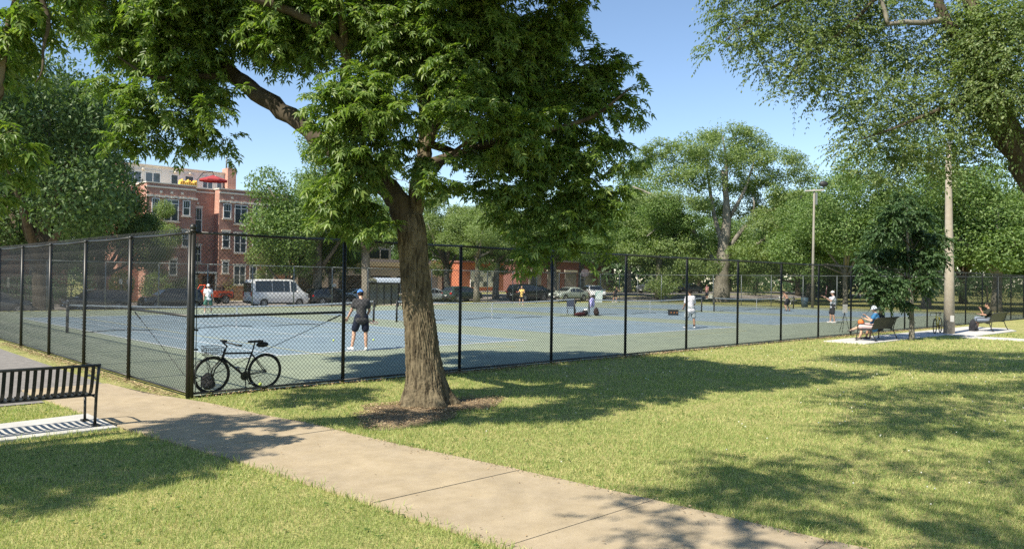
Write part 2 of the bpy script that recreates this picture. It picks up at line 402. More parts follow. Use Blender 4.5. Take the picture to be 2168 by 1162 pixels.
HF = 2.94
def fence(label, a, q, rz, L, posts, wire_m, metal, dw=.082, wr=.0028, corner0=False, extra=(), bottom=True, seg=10, over=.05):
    e = court_empty('chain_link_fence', a, q, 0, rz, label=label, cat='fence')
    V, F = wires(L, .05, HF+over, dw, dw, wr, seg)
    tag(link('chain_link_mesh', np_mesh('chain_link_mesh', V, F, wire_m), e), kind='stuff')
    pm = MB().tube([(0, 0, -.1), (0, 0, HF-.02)], .038, 10).ell((0, 0, HF-.01), (.046, .046, .05), 10, 6).mesh('post', metal)
    for x in posts: link('post', pm, e, (x, .05, 0))
    k = 0.
    xs = list(posts)
    for x0, x1 in zip(xs[:-1], xs[1:]):
        MB().tube([(x0, .0, HF), ((x0+x1)/2, 0, HF-.012), (x1, .0, HF)], .024, 8).build('top_rail', metal, e)
        if bottom: MB().tube([(x0, .0, .07), (x1, .0, .07)], .022, 8).build('bottom_rail', metal, e)
    return e
gate_posts = [3.1363*i for i in range(1, 11)]+[32.8]+[3.1363*i for i in range(11, 20)]+[62.6]
near = fence('tall black chain-link fence along the lawn beside the big tree', 0, 0, 0, 62.6, [0]+gate_posts, M['wire'], M['black_metal'], wr=.0048)
left = fence('black chain-link fence along the asphalt path, seen at a steep angle', 0, 0, math.pi/2, 25.1, [0]+[3.1363*i for i in range(1, 9)], M['wire_sheen'], M['black_metal'], wr=.0044, over=.09)
far = fence('grey chain-link fence on the street side of the courts', .0, 37.2, 0, 62.6, [3.13*i for i in range(0, 21)], M['galv'], M['galv'], dw=.12, wr=.0026, seg=8, bottom=False)
right = fence('far chain-link fence closing the right end of the courts', 62.6, 0, math.pi/2, 37.2, [3.1*i for i in range(0, 13)], M['wire'], M['galv'], dw=.12, wr=.0026, seg=8)
# heavy corner post with ball cap, mid rails and truss rods of the two corner bays
cpost = MB().tube([(0, 0, -.1), (0, 0, HF+.02)], .052, 14).ell((0, 0, HF+.09), .062, 12, 8).tube([(0, 0, HF+.0), (0, 0, HF+.05)], .06, 12)
cpost.build('corner_post', M['black_metal'], near)
for e, s in ((near, 1), (left, -1)):
    MB().tube([(.03, 0, 1.44), (3.1363, 0, 1.46)], .025, 8).build('mid_rail', M['black_metal'], e)
    MB().tube([(.08, .03*s, .25), (3.05, .03*s, 1.40)], .006, 6).tube([(2.75, .03*s, 1.285), (3.05, .03*s, 1.40)], .014, 6).build('truss_rod', M['black_metal'], e)
    MB().box((.085, 0, HF/2), (.016, .008, HF-.15)).build('tension_bar', M['galv'], e)
    for z in (.35, .85, 1.2, 1.7, 2.2, 2.65): MB().box((.04, 0, z), (.11, .02, .03)).ell((.1, -.02, z), .02, 6, 4).build('band', M['black_metal'], e)
MB().tube([(31.36, 0, 2.1), (32.8, 0, 2.1)], .024, 8).build('gate_rail', M['black_metal'], near)
for x in (31.45, 32.7): MB().tube([(x, .03, .06), (x, .03, 2.05)], .022, 8).build('gate_stile', M['black_metal'], near)
MB().tube([(28.3, .03, .3), (31.3, .03, 1.5)], .008, 6).build('truss_rod', M['black_metal'], near)
MB().tube([(35.9, .03, .3), (32.9, .03, 1.9)], .008, 6).build('truss_rod', M['black_metal'], near)

# ------------------------------------------------------------------ nets
M['net'] = mat('net_cord', (.02, .022, .02), .8)
M['band'] = mat('net_band', (.68, .68, .66), .8)
names = ['tennis net on the court nearest the corner post and asphalt path', 'tennis net on the second court, ending at the bags and purple jacket',
         'tennis net on the third court with the black box beside it', 'tennis net on the last court, before the white park table']
for i, a in enumerate(AC):
    x0, x1 = -.914, 11.9+(.45 if i < 2 else 0)
    e = court_empty('tennis_net', a, QN, 0, label=names[i], cat='net', group='tennis nets across the courts')
    xm = 5.485
    def top(x): return .914+.15*((x-xm)/(xm+.9))**2
    xs = np.linspace(x0, x1, 60)
    band = MB()
    for xa, xb in zip(xs[:-1], xs[1:]):
        band.box(((xa+xb)/2, 0, (top(xa)+top(xb))/2-.03), (xb-xa+.002, .014, .062), R=roty(-math.atan2(top(xb)-top(xa), xb-xa)))
    band.build('headband', M['band'], e)
    nm = MB()
    for x in np.arange(x0, x1, .06): nm.box((x, 0, (top(x)+.03)/2), (.0032, .0032, top(x)-.06))
    for f in np.linspace(.06, .95, 18): nm.tube([(x, 0, .03+(top(x)-.06)*f) for x in xs[::6]], .0018, 3, cap=False)
    tag(nm.build('net_mesh', M['net'], e), kind='stuff')
    sag = [(x, 0, .03+.03*math.sin(x*1.7)+(.05 if abs(x-xm) < .7 else 0)) for x in xs]
    MB().tube(sag, .014, 5).build('bottom_cord', M['net'], e)
    MB().box((xm, -.012, .46), (.055, .012, .9)).build('centre_strap', M['band'], e)
    for x in (x0, x1): MB().tube([(x, 0, -.05), (x, 0, 1.05)], .05, 10).ell((x, 0, 1.06), (.056, .056, .04), 10, 6).box((x, -.07, .86), (.09, .09, .16)).build('net_post', M['black_metal'], e)
# ------------------------------------------------------------------ trees
def leaf_mesh(P, D, Nn, size, tv, tf, m, name):
    D = D/np.linalg.norm(D, axis=1, keepdims=True)
    Sd = np.cross(Nn, D); Sd /= np.maximum(np.linalg.norm(Sd, axis=1, keepdims=True), 1e-6)
    Nn = np.cross(D, Sd); tv = np.asarray(tv); k = len(tv)
    V = P[:, None, :] + size[:, None, None]*(tv[None, :, 0, None]*D[:, None, :] + tv[None, :, 1, None]*Sd[:, None, :] + tv[None, :, 2, None]*Nn[:, None, :])
    F = (np.asarray(tf)[None]+(np.arange(len(P))*k)[:, None, None]).reshape(-1, len(tf[0]))
    return np_mesh(name, V.reshape(-1, 3), F, m)
LEAF1 = ([(0, 0, 0), (.42, .24, .07), (1, 0, -.1), (.42, -.24, .07)], [(0, 3, 2), (0, 2, 1)])
def compound(spec):
    "ash leaf: pointed leaflets on one stalk"
    V = []; F = []
    for x, ang, ln in spec:
        c, s = math.cos(ang), math.sin(ang); b = len(V)
        for u, v, w in ((0, 0, 0), (.36, .118, .05), (1, 0, -.26), (.36, -.118, .05)):
            u *= ln; v *= ln/.72; V.append((x+u*c-v*s, u*s+v*c, w*ln-.12*x))
        F += [(b, b+3, b+2), (b, b+2, b+1)]
    return V, F
LEAF5 = compound(((.42, 0, .72), (.40, .85, .60), (.40, -.85, .60), (.18, 1.05, .5), (.18, -1.05, .5)))
LEAF7 = compound(((.62, .1, .55), (.58, .75, .46), (.52, -.8, .48), (.38, .95, .45), (.33, -.95, .42), (.14, 1.1, .38), (.12, -1.15, .34)))
LEAF3 = compound(((.40, -.08, .70), (.34, .7, .55), (.36, -.9, .62)))
def unit(v): return v/np.maximum(np.linalg.norm(v, axis=-1, keepdims=True), 1e-9)

def sprays(blobs, per, twig_len, nodes, rg, droop=.5):
    "twigs inside every blob with leaf pairs along each: returns leaf points, directions, normals and the twig lines"
    LP, LD, LN, TW = [], [], [], []
    for c, r in blobs:
        c = np.asarray(c); n = max(3, int(per*(r/.6)**2.1))
        u = unit(rg.normal(size=(n, 3))*[1, 1, .75])
        st = c + u*(r*rg.uniform(.15, .62, (n, 1)))
        d = unit(u*[1, 1, .55] + rg.normal(size=(n, 3))*.35 + [0, 0, -.08])
        ln = twig_len*rg.uniform(.65, 1.2, n)*min(1.15, .55+r*.75)
        for j in range(nodes):
            t = (j+.6)/nodes
            p = st + d*(ln*t)[:, None] + np.array([0, 0, -1.])*(droop*.42*ln*t**2)[:, None]
            dd = unit(d + np.array([0, 0, -1.])*(droop*t*.8))
            sd = unit(np.cross(dd, [0, 0, 1.])+rg.normal(size=(n, 3))*.2)
            for s in ((1, -1) if j < nodes-1 else (0,)):
                ld = unit(dd*.75 + sd*s*.95 + np.array([0, 0, -1.])*(.18+droop*.5*rg.uniform(.2, 1.3, (n, 1))) + rg.normal(size=(n, 3))*.18)
                LP.append(p); LD.append(ld); LN.append(unit(np.array([0, 0, 1.]) + rg.normal(size=(n, 3))*.38))
        TW.append((st, st+d*(ln*.5)[:, None]-np.array([0, 0, 1])*(droop*.1*ln)[:, None], st+d*ln[:, None]-np.array([0, 0, 1])*(droop*.42*ln)[:, None]))
    return np.concatenate(LP), np.concatenate(LD), np.concatenate(LN), TW
def twig_mesh(TW, r, m, name='twigs'):
    V = []; F = []; o = 0
    for a, b, c in TW:
        n = len(a)
        for q in range(3):
            an = 2*math.pi*q/3; off = np.array([math.cos(an), math.sin(an), math.sin(an*2)*.5])
            V += [a+off*r, b+off*r*.8, c+off*r*.3]
        i = np.arange(n)
        for q in range(3):
            k = ((q+1) % 3)
            for s in range(2): F.append(np.stack([o+(q*3+s)*n+i, o+(k*3+s)*n+i, o+(k*3+s+1)*n+i, o+(q*3+s+1)*n+i], 1))
        o += 9*n
    return np_mesh(name, np.concatenate(V), np.concatenate(F), m)
def limb(parent, pts, radii, m, base, name='branch', n=9):
    P = np.asarray(pts, float)-np.asarray(base)
    # smooth the path
    t = np.linspace(0, len(P)-1, len(P)*4-3); Q = np.stack([np.interp(t, range(len(P)), P[:, k]) for k in range(3)], 1)
    for _ in range(3): Q[1:-1] = (Q[:-2]+2*Q[1:-1]+Q[2:])/4
    R = np.interp(t, range(len(P)), radii)
    Q[1:-1] += rng.normal(size=(len(Q)-2, 3))*R[1:-1, None]*.1
    return MB().tube(Q, R, n).build(name, m, parent)

# ---- the big tree in front of the fence
tb = W(TA, TQ, 0)
maple = thing('ash_tree', 'big spreading tree with rough brown trunk in front of the fence', 'tree', tb)
# trunk with ridged bark
ctr = [(903, 862), (898, 830), (896, 800), (889, 750), (885, 700), (879, 650), (874, 600), (871, 560), (868, 520), (866, 480), (862, 455)]
TD = float(tb[1])
cz = np.array([at(x, y, TD) for x, y in ctr])-tb; cz[0, 2] = -.05
rad = np.array([.50, .40, .352, .305, .285, .268, .258, .25, .262, .25, .22])
nr, nsg = 170, 180; rad = rad*.94
tt = np.linspace(0, len(ctr)-1, nr); cen = np.stack([np.interp(tt, range(len(ctr)), cz[:, k]) for k in range(3)], 1); cen[:, :2] -= cen[0, :2]
for _ in range(12): cen[1:-1] = (cen[:-2]+2*cen[1:-1]+cen[2:])/4
rr = np.interp(tt, range(len(ctr)), rad)
th = np.linspace(0, 2*math.pi, nsg, endpoint=False)
zz, aa = np.meshgrid(cen[:, 2], th, indexing='ij')
ridge = np.abs(np.sin(aa*13+1.6*np.sin(zz*2.1+aa*2)+.9*np.sin(zz*7.3+aa*5)+1.1*np.sin(zz*3.1-aa*7)+.7*np.sin(zz*17+aa*11)))*.6+np.abs(np.sin(aa*21+2.2*np.sin(zz*5.7+aa)+zz*1.3))*.4
flare = np.clip(1-zz/.55, 0, 1)**2
RR = rr[:, None]*(1+.03*np.sin(aa*3+zz*1.2)+.025*np.sin(aa*5-zz*2)) + .042*(np.sqrt(ridge+.01)-.75) + .005*rng.normal(size=zz.shape) + flare*(.10*np.sin(aa*5+.7)+.05*np.sin(aa*8+2)+.03)
V = np.stack([cen[:, 0, None]+RR*np.cos(aa), cen[:, 1, None]+RR*np.sin(aa), zz], 2).reshape(-1, 3)
F = np.array([(i*nsg+j, i*nsg+(j+1) % nsg, (i+1)*nsg+(j+1) % nsg, (i+1)*nsg+j) for i in range(nr-1) for j in range(nsg)])
link('trunk', np_mesh('trunk', V, F, M['bark'], smooth=True), maple)
def L_(pts): return [at(*p) for p in pts]
D0 = TD
limb(maple, L_([(866, 490, D0), (845, 430, D0), (815, 385, D0+.05), (765, 350, D0+.2), (700, 315, D0+.4), (640, 265, D0+.6), (560, 205, D0+.8), (500, 165, D0+1), (440, 110, D0+1.1), (385, 50, D0+1.1), (330, -40, D0+1.1)]),
     [.22, .20, .19, .18, .165, .16, .155, .145, .12, .10, .06], M['bark_dark'], tb, n=14)
limb(maple, L_([(872, 500, D0), (880, 450, D0+.05), (882, 410, D0+.1), (890, 350, D0+.2), (903, 300, D0+.3), (898, 220, D0+.4), (892, 120, D0+.5), (905, 0, D0+.6), (915, -160, D0+.7)]),
     [.17, .15, .14, .135, .13, .12, .11, .09, .06], M['bark'], tb, n=12)
limb(maple, L_([(900, 318, D0+.2), (925, 265, D0+.1), (955, 180, D0), (1000, 80, D0), (1040, -40, D0)]), [.10, .09, .08, .065, .04], M['bark'], tb)
limb(maple, L_([(890, 350, D0+.2), (960, 330, D0+.1), (1050, 300, D0), (1150, 280, D0), (1260, 250, D0), (1330, 190, D0)]), [.09, .08, .065, .05, .035, .015], M['bark_dark'], tb)
limb(maple, L_([(895, 300, D0+.3), (980, 330, D0+.6), (1100, 370, D0+.6), (1220, 400, D0+.5), (1250, 480, D0+.3)]), [.075, .065, .05, .035, .015], M['bark_dark'], tb)
limb(maple, L_([(700, 315, D0+.4), (722, 230, D0+.2), (735, 150, D0), (727, 70, D0-.1), (715, -60, D0-.2)]), [.10, .09, .085, .08, .05], M['bark'], tb)
limb(maple, L_([(735, 110, D0), (690, 60, D0-.3), (620, 25, D0-.5), (520, -10, D0-.6)]), [.085, .08, .075, .06], M['bark_dark'], tb)
limb(maple, L_([(815, 385, D0), (775, 330, D0-.5), (750, 250, D0-.9), (740, 180, D0-1.1)]), [.07, .055, .04, .02], M['bark_dark'], tb)
limb(maple, L_([(500, 165, D0+1), (420, 160, D0+.5), (320, 170, D0+.2), (250, 120, D0)]), [.07, .055, .035, .015], M['bark_dark'], tb)
limb(maple, L_([(880, 440, D0), (920, 360, D0-.4), (985, 300, D0-.7), (1050, 270, D0-.8)]), [.05, .04, .03, .015], M['bark_dark'], tb)
B = [(262,110,13.6,.5),(240,60,13.4,.45),(300,55,14,.7),(380,125,13.6,.8),(310,205,13.4,.55),(285,262,13.3,.40),(258,305,13.3,.26),(300,300,13.5,.34),(380,255,13.7,.6),(440,215,13.9,.5),(430,300,14.2,.35),(475,308,14.2,.26),(380,315,14,.25),(420,55,14,.8),(490,90,14.2,.7),(340,15,13,.7),(235,185,13.4,.3),(550,60,13.6,.7),(605,130,14.4,.42),(575,95,13.2,.4),(650,90,13.7,.8),(620,15,13.2,.8),(720,40,13.2,.8),(490,200,13.4,.2),(455,235,13.2,.26),
 (745,180,12.2,.5),(700,225,12.1,.5),(765,250,12,.6),(672,235,12.2,.24),(705,300,12.3,.45),(800,200,12.3,.55),(840,245,12.1,.45),(735,360,12.4,.5),(785,330,12.2,.5),(830,310,12.3,.35),(700,420,12.7,.4),(745,440,12.8,.4),(725,480,12.9,.32),(690,470,12.9,.25),(780,470,12.7,.3),(815,495,12.6,.22),(770,395,12.4,.35),
 (905,395,12.4,.3),(925,345,12.4,.26),(880,360,12.6,.24),(950,400,12.6,.2),(560,30,14.8,.9),(300,110,14.4,.7),(420,190,14.6,.5),(860,100,14.8,.9),(1000,180,14.6,.8),(800,250,13.6,.5),(1120,200,14.8,.8),(1040,300,14,.6),(1180,420,14,.5),
 (950,240,12.4,.5),(1010,250,12.3,.6),(1070,300,12.5,.5),(1120,270,12.7,.5),(980,150,12.8,.7),(930,60,13,.8),(850,60,13.2,.8),(860,140,13.4,.7),(1040,90,13.2,.8),(1000,0,13,.8),(800,110,13.6,.7),(1085,200,13.4,.7),(1010,340,12.9,.4),
 (1120,120,13.6,.8),(1180,60,13.6,.7),(1215,0,13.6,.42),(1240,160,13.8,.65),(1290,150,13.8,.4),(1335,160,13.9,.25),(1300,225,13.8,.5),(1345,255,13.8,.2),(1200,250,13.8,.8),(1120,340,13.5,.7),(1200,340,13.6,.7),(1265,310,13.6,.5),(1320,350,13.3,.25),(1368,348,13.3,.17),(1240,410,13.4,.5),(1300,410,13.4,.3),(1180,460,13.2,.5),(1100,410,13.2,.5),(1145,520,13.1,.4),(1200,510,13.1,.33),(1105,560,13,.22),(1130,580,13,.16),(1250,480,13.3,.36),(1040,400,13.1,.4),(1080,470,13.1,.34),(1000,415,13.1,.28),(1290,540,13.3,.12),(1225,545,13.2,.2),(1265,440,13.3,.35),
 (420,-60,13.5,1.1),(620,-80,13.6,1.2),(820,-60,13.8,1.2),(1000,-90,13.6,1.2),(1150,-60,13.7,.9),(250,-40,13.2,.8),(520,-220,14,1.2),(760,-230,14,1.3),(980,-240,14,1.2),(880,-380,14.2,1.1),(680,-380,14.2,1.1),
 (500,20,15.6,.9),(650,60,16,1.),(820,40,16.2,1.1),(1000,60,16,1.1),(1150,80,15.6,.9),(420,140,15.2,.7),(700,-100,16,1.2),(950,-110,16,1.2),(1160,200,15.2,.8),(960,190,15.4,.7),(560,-120,15.8,1.1),(900,-420,12.6,1.2),(620,-420,12.8,1.2)]
blobs = [(at(x, y-12, D)-tb, r*.86) for x, y, D, r in B if not (540 < x < 680 and 200 < y < 330)]
for a, q, z, r in ((-5,-2,7.5,.8),(-3.8,-5,7.4,.8),(-3,-5.6,7.6,.8),(-2,-5.6,7.5,.7),(-1,-5.4,7.6,.7),(0,-5.6,7.8,.7),(.8,-5.2,7.7,.7),(-4.4,-1.4,7.6,.7)):  # unseen clumps above the view, added to shade the trunk base and lawn
    blobs.append((W(a, q, z)-tb, r))
for a, q, z, r in ((-1.5,1.6,8.2,.9),(-.5,2.6,8.4,.9),(.8,3.2,8.0,.9),(2.0,2.6,8.6,.9),(3.2,1.8,8.2,.8),(4.4,1.0,8.4,.7),(-.8,3.6,7.6,.7),(1.4,1.4,8.8,1.),(5.2,.4,8.2,.5)):
    blobs.append((W(a, q, z)-tb, r))
for X_, Y_, z, r in ((-1.6,12.0,8.2,.9),(-.8,11.6,8.4,.9),(-.2,12.4,7.9,.9),(.5,12.9,8.0,.8),(-1.2,12.9,8.2,1.),(-.3,13.4,8.3,1.),(-2.2,13.2,8.0,1.),(-1.6,11.4,9.2,.9),(.4,12.2,8.8,.8),(1.2,13.4,8.2,.7),(-3.,13.8,8.2,1.),(-1.,14.4,8.6,1.1),(.6,14.2,8.6,.9)):  # more unseen clumps, added overhead so the crown's right half falls dark
    blobs.append((np.array([X_, Y_, z])-tb, r))
for a, q, z, r in ((3.6,-6.3,8.6,.8),(4.6,-6.2,8.9,.7),(5.6,-6.6,8.7,.6),(6.3,-6.7,8.8,.38),(3.4,-5.2,8.5,.9),(4.6,-5.2,8.6,.8),(5.5,-5.6,9.1,.6),(3.8,-4.0,8.6,.9),(4.9,-4.2,8.9,.7),(3.8,-2.8,8.7,.9),(4.7,-2.9,9,.6),(3.7,-1.4,8.8,.8),(4.4,-.4,9.0,.6),(3.0,-.6,9,.8),(2.2,-5.8,8.6,.9),(1.6,-4.6,8.7,1.),(2.2,-2.6,9.2,1.1)):  # unseen high clumps, added to lengthen the tree's shadow across the lawn
    blobs.append((W(a, q, z)-tb, r))
limb(maple, [at(905, 0, D0+.6), W(2.6, -3.6, 8), W(3.8, -4.4, 8.6), W(5.2, -5.6, 8.9)], [.09, .07, .05, .02], M['bark_dark'], tb)
rg = np.random.default_rng(11)
vb = [b for b in blobs if (b[0]+tb)[2]-CAMH-b[1] < .37*(b[0]+tb)[1]]; hb_ = [b for b in blobs if (b[0]+tb)[2]-CAMH-b[1] >= .37*(b[0]+tb)[1]]
HP, HD, HN, HT = sprays(hb_, 24, .5, 6, rg, .6)
tag(link('foliage', leaf_mesh(HP, HD, HN, rg.uniform(.22, .34, len(HP)), *LEAF3, M['leaf_main'], 'foliage'), maple), kind='stuff')
LP, LD, LN, TW = sprays(vb, 62, .44, 6, rg, .66)
sz = rg.triangular(.085, .17, .26, len(LP))
# the leaves nearest the viewer are parts of their own, the rest one mass
dist = np.linalg.norm(LP+tb-np.array([0, 0, CAMH]), axis=1)
pix = (LP+tb)[:, [0, 2]]/(LP+tb)[:, [1]]
vis = ((LP+tb)[:, 2]-CAMH)/(LP+tb)[:, 1] < .345
order = np.argsort(np.where(vis, dist, 1e9))[:280]
keep = np.ones(len(LP), bool); keep[order] = False
pick = rg.integers(0, 10, len(LP))
for k_, (tmpl, lo_, hi_) in enumerate(((LEAF5, 0, 5), (LEAF7, 5, 7), (LEAF3, 7, 10))):
    s_ = keep & (pick >= lo_) & (pick < hi_)
    tag(link('foliage', leaf_mesh(LP[s_], LD[s_], LN[s_], sz[s_]*(1.12 if k_ == 1 else 1), *tmpl, M['leaf_main'], 'foliage'), maple), kind='stuff')
lm = np_mesh('leaf', LEAF5[0], LEAF5[1], M['leaf_main'])
for i in order:
    d = unit(LD[i]); s = unit(np.cross(LN[i], d)); n = np.cross(d, s)
    o = link('leaf', lm, maple); o.matrix_local = Matrix(((d[0], s[0], n[0], LP[i][0]), (d[1], s[1], n[1], LP[i][1]), (d[2], s[2], n[2], LP[i][2]), (0, 0, 0, 1))) @ Matrix.Scale(float(sz[i]), 4)
tag(link('twigs', twig_mesh([(a[::2], b[::2], c[::2]) for a, b, c in TW], .006, M['bark_dark']), maple), kind='stuff')

# ---- tree beside the path on the left, mostly outside the view
t2 = np.array([-10.2, 5.4, 0])
ltree = thing('ash_tree', 'tree at the left edge whose leafy twigs hang over the bench', 'tree', t2)
limb(ltree, [t2+[0, 0, -.1], t2+[.1, .1, 2], t2+[.3, .4, 4], t2+[.8, .9, 6.5]], [.36, .27, .22, .1], M['bark'], t2, 'trunk', 16)
limb(ltree, [t2+[.1, .2, 3], at(-80, 200, 8.6), at(0, 230, 8.4), at(2, 120, 8.4), at(40, -40, 8.3)], [.12, .08, .05, .04, .02], M['bark'], t2)
limb(ltree, [at(60, -60, 8.3), at(110, 40, 8.3), at(90, 100, 8.3), at(92, 150, 8.2), at(76, 175, 8.2)], [.03, .022, .016, .010, .005], M['bark_dark'], t2)
B2 = [(15,40,8.4,.36),(60,70,8.6,.26),(20,110,8.5,.25),(100,20,8.6,.33),(150,10,8.8,.28),(40,-10,8.3,.4),(130,-50,8.6,.5),(190,-20,9,.3),
      (5,290,7.9,.16),(38,275,7.9,.12),(5,330,8,.16),(42,310,7.9,.08),(-10,420,8,.12),(5,365,8,.09),(-80,260,8,.3),(-90,380,8,.3),(-60,100,8.4,.5),(-110,480,8.2,.3)]
b2 = [(at(x, y, D)-t2, r) for x, y, D, r in B2]
rg = np.random.default_rng(5)
for _ in range(26):
    u = unit(rg.normal(size=3)); c = np.array([-9.0, 6.2, 5.6])+u*[3.0, 2.8, 1.9]*rg.uniform(.4, 1)
    if c[0]/max(c[1], .1) > -.85: continue
    v = c[:2]-C0; sa, sq = v @ N1+.9*c[2], v @ N2+.06*c[2]
    if -5.5 < sa < -1.2 and -3.0 < sq < 1.2: continue
    b2.append((c-t2, rg.uniform(.6, 1.0)))
for a, q, z, r in ((-8.2,-3.9,6.2,.8),(-7.2,-4.3,6,.8),(-7.6,-5.0,5.8,.7),(-6.6,-3.6,6.1,.6),(-6.2,-4.6,5.6,.5),(-8.8,-4.6,6.4,.8),(-5.9,-3.3,5.8,.45),(-9.2,-3.4,6.6,.7),(-7.9,-5.6,6.3,.6)): b2.append((W(a, q, z)-t2, r))
LP, LD, LN, TW = sprays(b2, 30, .42, 6, rg, .6)
ok = (LP[:, 0]+t2[0])/np.maximum(LP[:, 1]+t2[1], .2) < -.555
LP, LD, LN = LP[ok], LD[ok], LN[ok]
tag(link('foliage', leaf_mesh(LP, LD, LN, rg.uniform(.13, .2, len(LP)), *LEAF5, M['leaf_main'], 'foliage'), ltree), kind='stuff')
tag(link('twigs', twig_mesh(TW, .005, M['bark_dark']), ltree), kind='stuff')

# ---- tree over the camera that dapples the lawn at lower right
t3 = np.array([5.2, -1.2, 0])
otree = thing('elm_tree', 'tall elm behind the viewer that dapples the near lawn', 'tree', t3)
limb(otree, [t3, t3+[.1, .1, 3], t3+[-.6, .6, 6], t3+[-2.0, 1.6, 9]], [.4, .3, .24, .12], M['bark_dark'], t3, 'trunk', 14)
rg = np.random.default_rng(23); b3 = []
for _ in range(120):
    a, q, z = rg.uniform(-6.5, 8.5), rg.uniform(-14.5, -8.0), rg.uniform(7.2, 10.5)
    if q > -9.2 and a < -1: continue
    c = W(a, q, z)
    if z-CAMH < .42*c[1]+.6: continue
    b3.append((c-t3, rg.uniform(.35, .75)))
for c, r in b3[::7]: limb(otree, [t3+[-1.2, .9, 7.5], (t3+[-1.5, 1.3, 8.8]+t3+c)/2, t3+c], [.05, .03, .01], M['bark_dark'], t3)
for a, q, z, r in ((-6.6,-10.2,7.6,.45),(-5.8,-10.6,7.8,.5),(-6.9,-10.9,8,.5),(-5.2,-10.2,8.2,.4),(-6.2,-11.5,8,.5)): b3.append((W(a, q, z)-t3, r))
LP, LD, LN, TW = sprays(b3, 18, .7, 8, rg, .5)
tag(link('foliage', leaf_mesh(LP, LD, LN, rg.uniform(.10, .15, len(LP)), *LEAF1, M['leaf_elm'], 'foliage'), otree), kind='stuff')

# ---- big elm leaning in from the right
t4 = at(2330, 700, 17.); t4[2] = 0
rtree = thing('elm_tree', 'vine-clad elm leaning in from the right edge with hanging small leaves', 'tree', t4)
limb(rtree, [t4, t4+[-.1, 0, 2], at(2215, 420, 17), at(2160, 320, 17), at(2118, 262, 17), at(2085, 190, 17), at(2070, 100, 17.2), at(2040, -60, 17.4)], [.5, .42, .36, .33, .30, .25, .2, .12], M['bark_dark'], t4, 'trunk', 16)
limb(rtree, L_([(2072, 110, 17.2), (2020, 70, 17.2), (1990, 30, 17.2), (1983, -60, 17.2)]), [.14, .11, .11, .09], M['bark_dark'], t4)
limb(rtree, L_([(2000, 40, 17.2), (1960, 50, 17.1), (1920, 46, 17), (1878, 52, 17)]), [.075, .06, .055, .045], M['bark_grey'], t4)
limb(rtree, L_([(1880, 52, 17), (1872, 20, 17), (1858, -30, 17)]), [.05, .045, .03], M['bark_grey'], t4)
limb(rtree, L_([(2040, -20, 17), (1900, -60, 17.5), (1720, -20, 17.5), (1600, 30, 17.4), (1520, 100, 17.2)]), [.1, .08, .05, .03, .008], M['bark_dark'], t4)
limb(rtree, L_([(2085, 200, 17), (1990, 230, 16.8), (1900, 270, 16.6), (1810, 300, 16.5)]), [.07, .05, .03, .01], M['bark_dark'], t4)
limb(rtree, L_([(1900, -60, 17.5), (1800, 60, 17.4), (1700, 120, 17.2), (1650, 190, 17)]), [.06, .04, .02, .006], M['bark_dark'], t4)
B4 = [(1560,40,17.4,.6),(1520,95,17.2,.3),(1495,115,17.2,.16),(1600,90,17.3,.5),(1650,50,17.4,.7),(1700,110,17.2,.7),(1620,140,17.2,.35),(1690,170,17,.45),(1655,195,17,.2),(1730,60,17.6,.8),(1790,60,18,.9),(1780,150,17.4,.7),(1740,190,17.2,.4),(1850,110,18,.9),(1860,210,17.2,.8),(1820,270,17,.5),(1795,240,17,.35),(1790,310,16.8,.25),(1770,325,16.8,.14),(1860,300,16.9,.6),(1910,330,16.9,.5),(1940,130,18,.9),(1960,240,17.2,.9),(1950,330,17,.6),(2010,60,17.6,.7),(2030,190,17,.9),(2090,100,16.6,.9),(2120,190,16.2,.8),(2150,40,16.6,.8),(2110,40,16.6,.8),(2145,120,16.2,.7),(2150,240,16.3,.4),(2030,300,16.8,.55),(2080,260,16.6,.35),(1900,10,17.6,.8),(1800,-20,17.8,.9),(1690,-10,17.6,.8),(1600,-20,17.5,.7),(1540,-30,17.4,.5),(2000,370,17.2,.4),(2060,330,17.4,.4),(2120,290,17.6,.3),(1820,360,17,.25),(1870,375,17,.35),
      (1700,-140,18,1.2),(1900,-160,18,1.4),(2100,-120,18,1.4),(2250,0,17,1.3),(2260,150,17,1.2),(2300,-150,18,1.4),(2380,60,18,1.3),(2400,-60,16,1.3),(2330,230,16,.9)]
b4 = [(at(x, y, D)-t4, r) for x, y, D, r in B4]
rg = np.random.default_rng(31)
LP, LD, LN, TW = sprays(b4, 86, .7, 9, rg, .75)
tag(link('foliage', leaf_mesh(LP, LD, LN, rg.uniform(.06, .095, len(LP)), *LEAF1, M['leaf_elm'], 'foliage'), rtree), kind='stuff')
tag(link('twigs', twig_mesh([(a[::2], b[::2], c[::2]) for a, b, c in TW], .004, M['bark_dark']), rtree), kind='stuff')
rg = np.random.default_rng(77)   # vine leaves on the leaning trunk
n = 11000; f = rg.uniform(0, 1, n); pth = np.array([at(2215, 420, 17), at(2160, 320, 17), at(2118, 262, 17), at(2085, 190, 17), at(2070, 100, 17.2), at(2050, 0, 17.3)])
c = np.stack([np.interp(f*5, range(6), pth[:, k]) for k in range(3)], 1); u = unit(rg.normal(size=(n, 3)))
keepv = (f > .46) | (rg.uniform(size=n) < .12)
P = (c+u*rg.uniform(.3, .75, (n, 1)))[keepv]-t4
tag(link('vine_leaves', leaf_mesh(P, unit(u[keepv]+[0, 0, -.9]), unit(u[keepv]+rg.normal(size=(len(P), 3))*.4), rg.uniform(.07, .12, len(P)), *LEAF1, M['leaf_b'], 'vine_leaves'), rtree), kind='stuff')

